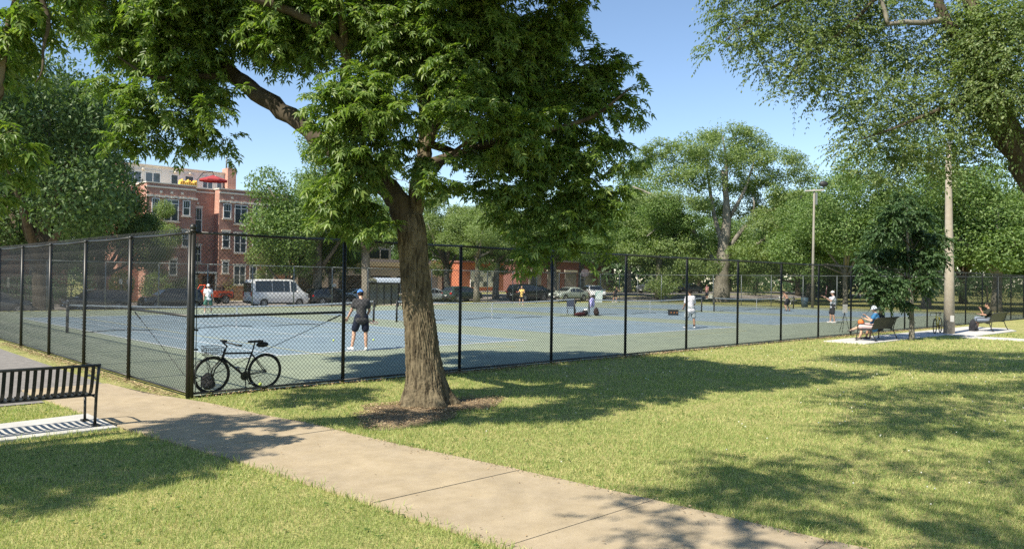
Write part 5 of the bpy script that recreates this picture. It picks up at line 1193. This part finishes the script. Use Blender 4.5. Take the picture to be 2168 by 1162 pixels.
def person(label, loc, rz, h, spine=(0, 0, 1), head=(0, .1, 1), arms=(((.25, .05, -1), (.1, .25, -1)), ((-.25, .05, -1), (-.1, .25, -1))), legs=(((.12, .05, -1), (.02, -.05, -1)), ((-.12, .05, -1), (-.02, -.05, -1))),
           skin='skin', shirt=None, shorts=None, shoes=(.7, .7, .7), cap=None, hair=None, brim=True, hat=False, seat=None, vox=.017, bare=False, socks=None, sleeve=.55, short_len=.8, feet=None, shirt_hem=.1, girth=1.0, group=None):
    s = h/1.75; e = thing('person', label, 'person', loc, rz, group); e.scale = (s,)*3
    sd = nrm(spine); fwd = nrm(np.cross([1, 0, 0], sd)*-1) if abs(sd[0]) < .9 else V_(0, 1, 0)
    fwd = nrm(V_(0, 1, 0)-sd*sd[1]); rt = np.cross(fwd, sd)
    Pv = V_(0, 0, 0); g = girth
    hips = [rt*.092-sd*.02, -rt*.092-sd*.02]; ft = []
    J = []
    for i, (d1, d2) in enumerate(legs):
        k = hips[i]+nrm(d1)*.44; a = k+nrm(d2)*.42; J.append((hips[i], k, a))
    low = min(j[2][2] for j in J)-.085
    z0 = (-low) if seat is None else seat
    off = V_(0, 0, z0); Pv = Pv+off; hips = [x+off for x in hips]; J = [tuple(x+off for x in j) for j in J]
    nb = Pv+sd*.52; ch_ = Pv+sd*.34; shd = [nb+rt*.175-sd*.055, nb-rt*.175-sd*.055]
    hdv = nrm(head); hc = nb+hdv*.185+fwd*.02
    toes = []
    for i, (hp, k, a) in enumerate(J):
        fd = nrm(feet[i]) if feet else nrm(V_(.18*(1 if i == 0 else -1), 1, 0)); toes.append(fd)
    b = MB()
    capsule(b, Pv+rt*.06, Pv-rt*.06, .115*g, .115*g); capsule(b, Pv, ch_, .125*g, .13*g); capsule(b, ch_+rt*.07, ch_-rt*.07, .115*g, .115*g); capsule(b, nb+rt*.1-sd*.09, nb-rt*.1-sd*.09, .085, .085); capsule(b, shd[0], shd[1], .06, .06)
    capsule(b, nb-sd*.02, hc-hdv*.06, .058, .052)
    hf = nrm(fwd-hdv*np.dot(fwd, hdv)); hr = np.cross(hf, hdv); HR = np.stack([hr, hf, hdv], 1)
    b.ell(hc, (.078, .095, .118), 14, 10, R=HR); b.ell(hc+hf*.045-hdv*.055, (.052, .055, .06), 10, 8, R=HR)
    capsule(b, hc+hf*.09+hdv*.01, hc+hf*.112-hdv*.025, .012, .016, 8)
    for q in (1, -1): b.ell(hc+hr*.08*q-hdv*.005, (.012, .022, .034), 8, 6, R=HR)
    for i, (hp, k, a) in enumerate(J):
        capsule(b, hp, k, .092*g, .060); capsule(b, k, k*.62+a*.38-toes[i]*.018, .058, .057); capsule(b, k*.62+a*.38-toes[i]*.018, a, .056, .040); capsule(b, a-V_(0, 0, .02), a+toes[i]*.12-V_(0, 0, .055), .04, .032)
    hands = []
    for i, (d1, d2) in enumerate(arms):
        el = shd[i]+nrm(d1)*.29; wr = el+nrm(d2)*.25; capsule(b, shd[i], el, .052, .043); capsule(b, el, el*.65+wr*.35, .042, .041); capsule(b, el*.65+wr*.35, wr, .041, .029)
        hd_ = nrm(d2); pr = nrm(np.cross(hd_, V_(.3, .2, 1))); pn = np.cross(hd_, pr)
        pm_ = wr+hd_*.055; b.ell(wr+hd_*.05, (.038, .020, .052), 10, 8, R=np.stack([pr, pn, hd_], 1)); hands.append((wr, hd_, pr, pn, 1 if i == 0 else -1))
    bo = remeshed(b, 'body', M[skin], vox, e)
    # fingers rooted inside the palms, joined to the body mesh
    fg = MB()
    for wr, hd_, pr, pn, sg in hands:
        for q, (o_, ln) in enumerate(((-.027, .066), (-.009, .078), (.009, .074), (.026, .056))):
            r_ = wr+hd_*.085+pr*o_; m1 = r_+hd_*ln*.5+pn*.008*sg; t_ = m1+nrm(hd_+pn*.55*sg)*ln*.5
            capsule(fg, r_, m1, .009, .0085, 8); capsule(fg, m1, t_, .0085, .007, 8)
        r_ = wr+hd_*.03-pr*.03; m1 = r_+nrm(hd_-pr*.9)*.038; capsule(fg, r_, m1, .011, .010, 8); capsule(fg, m1, m1+nrm(hd_-pr*.2)*.03, .010, .008, 8)
    fm = fg.mesh('fingers', M[skin]); import bmesh
    bm = bmesh.new(); bm.from_mesh(bo.data); bm.from_mesh(fm); bm.to_mesh(bo.data); bm.free(); bpy.data.meshes.remove(fm)
    fe = MB()
    for q in (1, -1): fe.ell(hc+hf*.088+hr*.032*q+hdv*.012, .011, 8, 6)
    fe.build('eye', M['dark_plastic'], e)
    MB().ell(hc+hf*.096-hdv*.062, (.022, .008, .006), 8, 5, R=HR).build('mouth', mat('lips', (.30, .12, .10), .5) if 'lips' not in bpy.data.materials else bpy.data.materials['lips'], e)
    if shirt:
        t = MB(); u = .018
        capsule(t, Pv+rt*.065+sd*(.02-shirt_hem), Pv-rt*.065+sd*(.02-shirt_hem), .125*g+u, .125*g+u); capsule(t, Pv+sd*.02, ch_, .13*g+u, .135*g+u); capsule(t, ch_+rt*.075, ch_-rt*.075, .12*g+u, .12*g+u); capsule(t, nb+rt*.1-sd*.09, nb-rt*.1-sd*.09, .085+u, .085+u); capsule(t, shd[0], shd[1], .062+u, .062+u)
        for i, (d1, d2) in enumerate(arms): el = shd[i]+nrm(d1)*.29; capsule(t, shd[i], shd[i]+(el-shd[i])*sleeve, .056+u, .052+u*1.3)
        remeshed(t, 'shirt', shirt, vox, e, smooth=2)
    if shorts:
        t = MB(); u = .02
        capsule(t, Pv+rt*.062, Pv-rt*.062, .118*g+u, .118*g+u); capsule(t, Pv, Pv+sd*.08, .118*g+u*.8, .118*g+u*.6)
        for hp, k, a in J: capsule(t, hp, hp+(k-hp)*short_len, .096*g+u, .078*g+u*1.6)
        remeshed(t, 'shorts', shorts, vox, e, smooth=2)
    for i, (hp, k, a) in enumerate(J):
        fd = toes[i]; t = MB(); base = a-V_(0, 0, .055)
        capsule(t, base-fd*.05-V_(0, 0, -.008), base+fd*.16-V_(0, 0, .0), .044, .036); capsule(t, a-V_(0, 0, .02), base+fd*.05, .046, .042)
        cn = 'shoe_%.2f_%.2f_%.2f' % shoes; sm = bpy.data.materials.get(cn) or mat(cn, shoes, .6)
        remeshed(t, 'shoe', sm, .014, e, smooth=1)
        if socks: MB().tube([a-V_(0, 0, .02), a+nrm(k-a)*.1], .047, 10).build('sock', socks, e)
    if hair:
        t = MB().ell(hc-hf*.018+hdv*(-.01 if cap else .022), (.084 if cap else .088, .094 if cap else .098, .09 if cap else .112), 14, 10, R=HR); t.build('hair', hair, e)
    if cap:
        t = MB(); n = 14; rings = []
        for j in range(5):
            el_ = math.pi/2*j/4; rings += [hc+hdv*.012+HR @ V_(.099*math.cos(el_)*math.cos(2*math.pi*q/n), .114*math.cos(el_)*math.sin(2*math.pi*q/n), .112*math.sin(el_)+.001*j) for q in range(n)]
        t.add(rings, [(j*n+q, j*n+(q+1) % n, (j+1)*n+(q+1) % n, (j+1)*n+q) for j in range(4) for q in range(n)], 0, True)
        co = t.build('cap', cap, e)
        bmb = MB()
        if hat:
            R0 = [hc+hdv*.03+HR @ V_(.095*math.cos(2*math.pi*q/16), .109*math.sin(2*math.pi*q/16), 0) for q in range(16)]; R1 = [hc-hdv*.025+HR @ V_(.155*math.cos(2*math.pi*q/16), .165*math.sin(2*math.pi*q/16), 0) for q in range(16)]
            bmb.add(R0+R1, [(q, (q+1) % 16, 16+(q+1) % 16, 16+q) for q in range(16)], 0, True)
        else:
            ang = np.linspace(.55, math.pi-.55, 7); R0 = [hc+hdv*.03+HR @ V_(.092*math.cos(q), .106*math.sin(q), 0) for q in ang]; R1 = [hc+hdv*.022+HR @ V_(.085*math.cos(q), .19*math.sin(q)+.005, 0) for q in ang]
            bmb.add(R0+R1, [(q, q+1, 8+q, 7+q) for q in range(6)], 0, True)
        bmb.build('brim', cap, co)
    e['_hand'] = [float(v) for v in (hands[0][0]+hands[0][1]*.09)]
    return e, [(np.array(wr)*s, hd_) for wr, hd_, *_ in hands]
def racket(label, pe, hand, d, up):
    "a racket lying in a hand: d is the handle direction in the person's frame"
    wr, hd_ = hand; p = wr+hd_*.08*1.0; c, s_ = math.cos(pe.rotation_euler[2]), math.sin(pe.rotation_euler[2])
    Rz = np.array([[c, -s_, 0], [s_, c, 0], [0, 0, 1]]); wp = np.array(pe.location)+Rz @ p; dd = Rz @ nrm(d); uu = Rz @ nrm(up)
    x = nrm(np.cross(dd, uu)); y = np.cross(x, dd) * -1
    e = thing('tennis_racket', label, 'racket', wp); mm = Matrix(((x[0], -y[0], dd[0]), (x[1], -y[1], dd[1]), (x[2], -y[2], dd[2]))); e.rotation_euler = mm.to_euler()
    MB().tube([(0, 0, -.09), (0, 0, .12)], .016, 8).build('grip', M['dark_plastic'], e)
    t = MB(); pts = [(.125*math.cos(q), 0, .49+.165*math.sin(q)) for q in np.linspace(0, 2*math.pi, 25)]; t.tube(pts, .010, 6, cap=False); t.tube([(0, 0, .12), (.05, 0, .34)], .008, 6).tube([(0, 0, .12), (-.05, 0, .34)], .008, 6); t.build('frame', mat('racket_frame_red', (.16, .04, .04), .4) if 'racket_frame_red' not in bpy.data.materials else bpy.data.materials['racket_frame_red'], e)
    g_ = MB()
    for k in np.linspace(-.1, .1, 9): h_ = .165*math.sqrt(1-(k/.125)**2); g_.tube([(k, 0, .49-h_), (k, 0, .49+h_)], .0009, 3)
    for k in np.linspace(-.14, .14, 10): h_ = .125*math.sqrt(1-(k/.165)**2); g_.tube([(-h_, 0, .49+k), (h_, 0, .49+k)], .0009, 3)
    g_.build('strings', M['white'], e); return e
def facing(dx, dy): return math.atan2(-dx, dy)
ZC = .016
p1, h1 = person('man in charcoal shirt, navy shorts and blue cap seen from behind at the near baseline', W(7.32, 5.85, ZC), facing(-.35, .9), 1.80, spine=(.0, .14, 1), head=(-.05, .45, 1), arms=(((.28, .12, -1), (-.25, .75, -.75)), ((-.36, .12, -1), (-.30, .42, -.8))), legs=(((.10, .05, -1), (.02, -.1, -1)), ((-.26, .08, -1), (-.16, -.16, -1))),
       shirt=cloth('black_shirt', (.05, .05, .054)), shorts=cloth('navy', (.012, .016, .032)), cap=cloth('cap_blue', (.07, .20, .52)), hair=cloth('hair_brown', (.03, .02, .014)), vox=.016, short_len=.72, feet=((.25, 1, 0), (-.55, .85, 0)))
racket('racket held low by the man in the charcoal shirt', p1, h1[0], (-.3, .85, -.2), (0, 0, 1))
p2, h2 = person('man in white shirt, white cap and green shorts walking beyond the first net', W(13.05, 30.84, ZC), facing(.35, -.95), 1.66, arms=(((.2, .1, -1), (.05, .2, -1)), ((-.25, -.1, -1), (-.1, .1, -1))), legs=(((.16, .25, -1), (.02, -.05, -1)), ((-.18, -.1, -1), (-.05, -.4, -1))),
       shirt=cloth('white_shirt', (.62, .62, .64)), shorts=cloth('green_shorts', (.05, .13, .10)), cap=cloth('white_cap', (.75, .75, .74)), hair=cloth('hair_grey', (.12, .11, .10)), vox=.02, short_len=.85, girth=1.08)
p3, h3 = person('woman in yellow top and dark shorts on the far side of the third court', W(41., 33.2, ZC), facing(-.4, -.9), 1.62, arms=(((.5, .3, -.8), (.1, .8, .2)), ((-.5, .3, -.8), (.3, .8, .1))), legs=(((.2, .1, -1), (.05, -.1, -1)), ((-.1, .1, -1), (0, -.1, -1))),
       shirt=cloth('yellow_top', (.55, .38, .12)), shorts=cloth('dark_shorts', (.03, .03, .035)), hair=cloth('hair_fair', (.22, .13, .06)), vox=.022, sleeve=.2, short_len=.6)
p4, h4 = person('woman in black dress running right beside the white banner', W(57.4, 36.2, ZC), facing(.9, .2), 1.66, spine=(0, .35, 1), arms=(((.3, .7, -.4), (.2, .8, .4)), ((-.3, -.5, -.7), (-.1, -.2, -1))), legs=(((.1, .45, -1), (.02, -.3, -1)), ((-.1, -.15, -1), (-.02, -.3, -1))),
       skin='skin_tan', shirt=cloth('black_dress', (.02, .02, .022)), shorts=cloth('black_dress2', (.02, .02, .022)), hair=cloth('hair_dark', (.04, .025, .018)), vox=.022, sleeve=.15, short_len=.6)
p5, h5 = person('man in loose white shirt and pale shorts standing at the second baseline', W(26.0, 6.65, ZC), facing(-.25, 1), 1.80, spine=(0, .06, 1), arms=(((.22, .1, -1), (-.05, .6, -.8)), ((-.22, .1, -1), (.05, .6, -.8))), legs=(((.2, .03, -1), (.08, -.04, -1)), ((-.2, .03, -1), (-.08, -.04, -1))),
       skin='skin_tan', shirt=cloth('white_loose', (.66, .65, .70)), shorts=cloth('pale_shorts', (.36, .40, .42)), hair=cloth('hair_black', (.015, .012, .010)), shoes=(.6, .6, .6), socks=cloth('sock_black', (.02, .02, .02)), vox=.017, sleeve=.8, short_len=.9, shirt_hem=.16, girth=1.12)
p6, h6 = person('bare-chested man in dark shorts bending forward in front of the last net', W(53.0, 15.3, ZC), facing(-.5, .6), 1.72, spine=(.1, .55, 1), head=(0, .8, 1), arms=(((.6, .2, -.8), (.2, .5, -.8)), ((-.6, .1, -.8), (-.3, .4, -.9))), legs=(((.3, .4, -1), (.2, -.5, -1)), ((-.3, .3, -1), (-.25, -.6, -1))),
       skin='skin_tan', shorts=cloth('dark_shorts2', (.025, .025, .03)), hair=cloth('hair_dark2', (.03, .02, .015)), shoes=(.05, .05, .05), vox=.02, short_len=.75)
p7, h7 = person('man in white shirt, white cap and dark shorts raising his racket at the third baseline', W(37.75, 5.0, ZC), facing(-.95, .25), 1.78, spine=(0, -.04, 1), arms=(((.15, .9, -.35), (-.1, .85, .5)), ((-.35, .55, -.7), (.15, .75, .55))), legs=(((.12, .25, -1), (.02, -.02, -1)), ((-.10, .05, -1), (-.02, -.25, -1))),
       shirt=cloth('white_tee', (.64, .64, .68)), shorts=cloth('charcoal', (.03, .032, .036)), cap=cloth('cap_white2', (.72, .68, .66)), hair=cloth('hair_brown2', (.05, .03, .02)), shoes=(.74, .72, .70), vox=.015, short_len=.85)
racket('racket raised in front of his face by the man at the third baseline', p7, h7[1], (.1, .1, 1), (0, 1, 0))
sit = dict(legs=(((.12, 1, -.1), (.02, .12, -1)), ((-.12, 1, -.05), (-.02, .1, -1))))
p8, h8 = person('person in blue shirt and patterned bucket hat seated on the black bench', W(25.75, -1.88, .02), ANG+.25, 1.72, spine=(0, -.12, 1), head=(0, .25, 1), arms=(((-.1, .6, -.9), (.0, .75, .6)), ((-.25, .5, -.9), (.2, .9, .3))), legs=(((.10, 1, .05), (.0, .75, -.35)), ((-.14, 1, -.02), (-.05, .12, -1))), seat=.555,
       shirt=cloth('blue_shirt', (.035, .13, .27)), shorts=cloth('floral_shorts', (.45, .42, .46), (.62, .40, .35)), cap=mat('hat_pattern', (.10, .14, .20), .9, (.55, .58, .60), 22, contrast=(.47, .53)), hat=True, hair=cloth('hair_grey2', (.10, .09, .08)), shoes=(.06, .055, .05), vox=.017, girth=1.12, short_len=1.0, group=None)
p9, h9 = person('person in dark shirt and grey bucket hat, second on the black bench', W(26.35, -1.86, .02), ANG-.1, 1.66, spine=(0, -.12, 1), arms=(((.35, .2, -.9), (.1, .9, .1)), ((-.25, .5, -.9), (.2, .9, .1))), legs=sit['legs'], seat=.555,
       skin='skin_tan', shirt=cloth('dark_navy', (.02, .022, .03)), shorts=cloth('dark_shorts3', (.05, .05, .05)), cap=mat('hat_grey', (.28, .30, .32), .9, (.40, .42, .44), 20), hat=True, hair=cloth('hair_dark3', (.04, .03, .02)), shoes=(.05, .05, .05), vox=.018, girth=1.05, short_len=1.)
p10, h10 = person('man in dark olive shirt and jeans reading on the right-hand bench', W(37.45, -2.75, .02), ANG+.45, 1.74, spine=(0, -.08, 1), head=(0, .3, 1), arms=(((.1, .7, -.8), (.0, .45, .9)), ((-.15, .6, -.9), (.05, 1, .1))), legs=(((.10, 1, .12), (.0, .25, -1)), ((-.14, 1, -.05), (-.05, .15, -1))), seat=.555,
       skin='skin_tan', shirt=cloth('olive_shirt', (.025, .028, .020)), shorts=cloth('jeans', (.16, .19, .24)), hair=cloth('hair_dark4', (.02, .016, .012)), shoes=(.05, .05, .05), vox=.018, short_len=1.05, sleeve=.75)
bask = court_empty('basketball', 25.62, -1.43, .70, label='orange basketball in the lap of the person in blue', cat='ball')
MB().ell((0, 0, 0), .122, 16, 12).build('shell', mat('ball_orange', (.58, .17, .04), .7), bask); MB().torus((0, 0, 0), .1205, .0035, 'z', 24, 4).torus((0, 0, 0), .1205, .0035, 'x', 24, 4).build('seam', M['dark_plastic'], bask)
bk3 = court_empty('backpack', 36.55, -2.35, .02, label='black backpack on the plaza at the foot of the reading man', cat='backpack')
MB().ell((0, 0, .27), (.2, .16, .29), 12, 8).box((0, 0, .12), (.34, .26, .22)).build('body', cloth('pack3', (.02, .02, .024)), bk3); MB().ell((0, -.14, .18), (.15, .07, .14), 10, 6).build('front_pocket', cloth('pack3b', (.026, .026, .03)), bk3); MB().tube([(-.05, 0, .54), (0, 0, .61), (.05, 0, .54)], .012, 6).build('handle', M['dark_plastic'], bk3)
sg_ = court_empty('easel_sign', 29.6, .9, .012, rz=-.4, label='small white notice on a tripod inside the fence behind the black bench', cat='sign')
MB().box((0, -.03, 1.08), (.26, .015, .38)).build('panel', M['white'], sg_)
for d in ((-.22, -.1), (.22, -.1), (0, .3)): MB().tube([(0, 0, .9), (d[0], d[1], 0)], .012, 6).build('leg', M['black_metal'], sg_)
p11, h11 = person('distant passer-by in a pink top carrying a white bag past the elm', (*at(1497, 620, 88)[:2], .3), facing(-.8, -.3), 1.70, shirt=cloth('pink_top', (.55, .28, .30)), shorts=cloth('dark_trousers', (.03, .035, .05)), short_len=1.0, skin='skin', hair=cloth('hair_dark5', (.03, .02, .015)), vox=.025)
wb = thing('shopping_bag', 'white bag in the hand of the passer-by in pink', 'bag', (*(at(1504, 622, 87.6)[:2]), .62))
MB().box((0, 0, 0), (.42, .2, .42), R=rotz(.3)).build('body', M['white'], wb); MB().tube([(-.1, 0, .2), (0, 0, .38), (.1, 0, .2)], .012, 6).build('handle', M['white'], wb)
# ------------------------------------------------------------------ grass, clover, litter
def inv_aq(P):
    d = P[:, :2]-C0; return d @ N1, d @ N2
def lawn_ok(P):
    a, q = inv_aq(P)
    la = np.interp(q, [-16, -9.34, -7.81, -5.09, -2.27, 3], [-.65, -1.13, -1.24, -1.46, -1.82, -2.05]); ra = np.interp(q, [-16, -11.2, -9.33, -7.55, -5.98, -3.42, -2.48, -.3, .6, 3], [1.5, 1.02, .89, .72, .52, .31, .12, -.1, -.45, -.6])
    jit = rng.uniform(-.03, .05, len(a))
    k = ~((a > la+jit) & (a < ra-jit))
    k &= ~((a < -1.85) & (a > -6.4) & (q > -2.2) & (q < -.88))
    k &= ~((a > -1.9) & (q > -.12+jit)) & ~((q > 1.0) & (a > -4.9))
    k &= ~((a > 23.6) & (a < 41.5) & (q > np.where(a < 31, -2.4, -3.55)) & (q < -.8))
    k &= ~((a > 31) & (a < 32.4) & (q < -2))
    k &= ~((q > .9) & (a > -4.9))
    dx, dy = (a-(TA-.35))/1.25, (q-(TQ-.3))/.92; r = np.hypot(dx, dy); t = np.arctan2(dy, dx)
    k &= r > (1.05+.3*np.sin(2*t+.6)+.22*np.sin(3*t+2)+.1*np.sin(7*t))*rng.uniform(.72, 1.02, len(a))
    return k
def scatter(y0, y1, dens):
    w0, w1 = y0*.70+.6, y1*.70+.6; n = int((w0+w1)*(y1-y0)*dens)
    y = np.sqrt(rng.uniform(y0*y0, y1*y1, n)); x = rng.uniform(-1, 1, n)*(y*.70+.6)
    P = np.stack([x, y, np.zeros(n)], 1); return P[lawn_ok(P)]
M['grass'] = mat('grass_blade', (.12, .16, .04), .7, island=[(.12, .19, .05), (.22, .30, .09), (.31, .375, .13), (.42, .43, .18), (.55, .50, .26)], transl=.3, spec=.2)
V = []; F = []
parts = []
for y0, y1, dens, hgt, wd in ((5.4, 8, 3300, .040, .0060), (8, 12, 1700, .042, .0085), (12, 18, 620, .045, .013), (18, 27, 200, .05, .022), (27, 36, 60, .055, .04)):
    P = scatter(y0, y1, dens); n = len(P)
    # patchy height and lushness
    f = np.sin(P[:, 0]*1.9+np.sin(P[:, 1]*1.3)*1.7)*np.sin(P[:, 1]*2.3+P[:, 0]*.6)
    h = hgt*rng.uniform(.45, 1.15, n)*(1+.3*f); t = rng.uniform(0, 2*math.pi, n); ln = rng.uniform(.2, 1.1, n)*h
    w = wd*rng.uniform(.6, 1.2, n)
    sx, sy = np.cos(t)*w/2, np.sin(t)*w/2; t2_ = rng.uniform(0, 2*math.pi, n)
    v0 = P+np.stack([sx, sy, np.full(n, -.004)], 1); v1 = P-np.stack([sx, sy, np.full(n, .004)], 1); v2 = P+np.stack([np.cos(t2_)*ln, np.sin(t2_)*ln, h], 1)
    parts.append(np.stack([v0, v1, v2], 1))
A_ = np.concatenate(parts); n = len(A_)
tag(link('grass', np_mesh('grass', A_.reshape(-1, 3), np.arange(n*3).reshape(-1, 3), M['grass'])), kind='stuff')
# edge tufts along the sidewalk and fence
def tufts(pts, h, w, per, m, name, spread):
    vs = []
    for p in pts:
        for _ in range(per):
            b = np.array(p)+np.array([rng.normal()*spread, rng.normal()*spread, 0]); t = rng.uniform(0, 6.28); hh = h*rng.uniform(.5, 1.3); l = hh*rng.uniform(.2, .9); u = rng.uniform(0, 6.28)
            s = np.array([math.cos(t), math.sin(t), 0])*w/2; mid = b+np.array([math.cos(u)*l*.4, math.sin(u)*l*.4, hh*.7])
            vs += [b+s, b-s, mid-s*.7, mid+s*.7, mid+s*.7, mid-s*.7, b+np.array([math.cos(u)*l, math.sin(u)*l, hh]), b+np.array([math.cos(u)*l, math.sin(u)*l, hh])]
    F = np.arange(len(vs)).reshape(-1, 4); me = np_mesh(name, vs, F, m); return tag(link(name, me), kind='stuff')
ed = []
for q in np.arange(-13, -2.6, .12):
    if rng.uniform() < .75: ed.append(W(RA(q)+rng.uniform(-.02, .06), q, 0))
    if rng.uniform() < .75 and q < -2.4: ed.append(W(LA(q)-rng.uniform(-.02, .06), q, 0))
for x in np.arange(-6.2, -1.9, .14): ed.append(W(x, -2.26, 0)); ed.append(W(x, -.85+rng.uniform(0, .3), 0))
for x in np.arange(.3, 24, .22):
    if rng.uniform() < .6: ed.append(W(x, -.12-abs(rng.normal()*.1), 0))
tufts(ed, .075, .009, 9, M['grass'], 'grass_edge', .05)
# broad weeds
M['weed'] = mat('weed_leaf', (.08, .15, .04), .5, island=[(.07, .13, .03), (.10, .18, .05)], transl=.25)
n = 900; P = rng.permutation(scatter(6, 13, 9))[:260]; n = len(P); k = 7
Pw = np.repeat(P, k, 0)+[0, 0, .012]; t = rng.uniform(0, 6.28, n*k); D_ = np.stack([np.cos(t), np.sin(t), rng.uniform(.1, .6, n*k)], 1)
tag(link('weeds', leaf_mesh(Pw, D_, unit(np.stack([-np.cos(t)*.3, -np.sin(t)*.3, np.ones(n*k)], 1)), rng.uniform(.02, .05, n*k), *LEAF1, M['weed'], 'weeds')), kind='stuff')
# clover heads
P = np.concatenate([scatter(6.5, 12, 3.2), scatter(12, 26, 1.3)]); a, q = inv_aq(P); P = P[(a > 4+rng.normal(size=len(a))*2.)]
cl = MB()
for p in rng.permutation(P)[:130]: cl.ell((p[0], p[1], .055+rng.uniform(0, .02)), .006+.0004*p[1], 5, 4)
tag(cl.build('clover_flowers', mat('clover_white', (.60, .60, .50), .9)), kind='stuff')
# dry leaf litter along the fences, on the mulch and at the path joints
M['litter'] = mat('dry_leaf', (.28, .19, .10), .9, island=[(.11, .07, .04), (.24, .16, .085), (.38, .28, .16), (.48, .38, .24)])
L1 = []
n = 2600; q = rng.uniform(.2, 14, n); a = -.12-np.abs(rng.normal(size=n))*.16; k = a > -.6; L1.append(np.stack([a, q], 1)[k])
n = 5200; a = np.concatenate([rng.uniform(.1, 34, n//2), rng.normal(13.5, 2.2, n//4), rng.normal(7.7, .5, n//8), rng.normal(5.8, .35, n//8)]); q = -.05-np.abs(rng.normal(size=len(a)))*.14; L1.append(np.stack([a, q], 1))
n = 1400; a = rng.uniform(24, 42, n); q = -.1-np.abs(rng.normal(size=n))*.3; L1.append(np.stack([a, q], 1))
n = 9000; t = rng.uniform(0, 6.28, n); r = np.sqrt(rng.uniform(0, 1, n))*mulch_r(0); r = np.sqrt(rng.uniform(0, 1.08, n))*(1.05+.3*np.sin(2*t+.6)+.22*np.sin(3*t+2)+.1*np.sin(7*t)); L1.append(np.stack([TA-.35+r*np.cos(t)*1.25, TQ-.3+r*np.sin(t)*.92], 1))
mul0 = sum(len(x) for x in L1[:-1])
n = 500; q = rng.uniform(-12, -1, n); L1.append(np.stack([np.array([RA(v) for v in q])-np.abs(rng.normal(size=n))*.08, q], 1)); 
n = 70; q = rng.uniform(-11, 0, n); L1.append(np.stack([rng.uniform(-1.3, .6, n), q], 1))
AQ = np.concatenate(L1); n = len(AQ)
P = np.stack([C0[0]+AQ[:, 0]*N1[0]+AQ[:, 1]*N2[0], C0[1]+AQ[:, 0]*N1[1]+AQ[:, 1]*N2[1], np.full(n, .03)+rng.uniform(0, .02, n)], 1)
t = rng.uniform(0, 6.28, n); D_ = np.stack([np.cos(t), np.sin(t), rng.normal(size=n)*.15], 1)
sz = np.where(np.arange(n) < mul0, rng.uniform(.025, .06, n), rng.uniform(.015, .04, n))
tag(link('leaf_litter', leaf_mesh(P, D_, unit(np.array([0, 0, 1.])+rng.normal(size=(n, 3))*.35), sz, *LEAF1, M['litter'], 'leaf_litter')), kind='stuff')
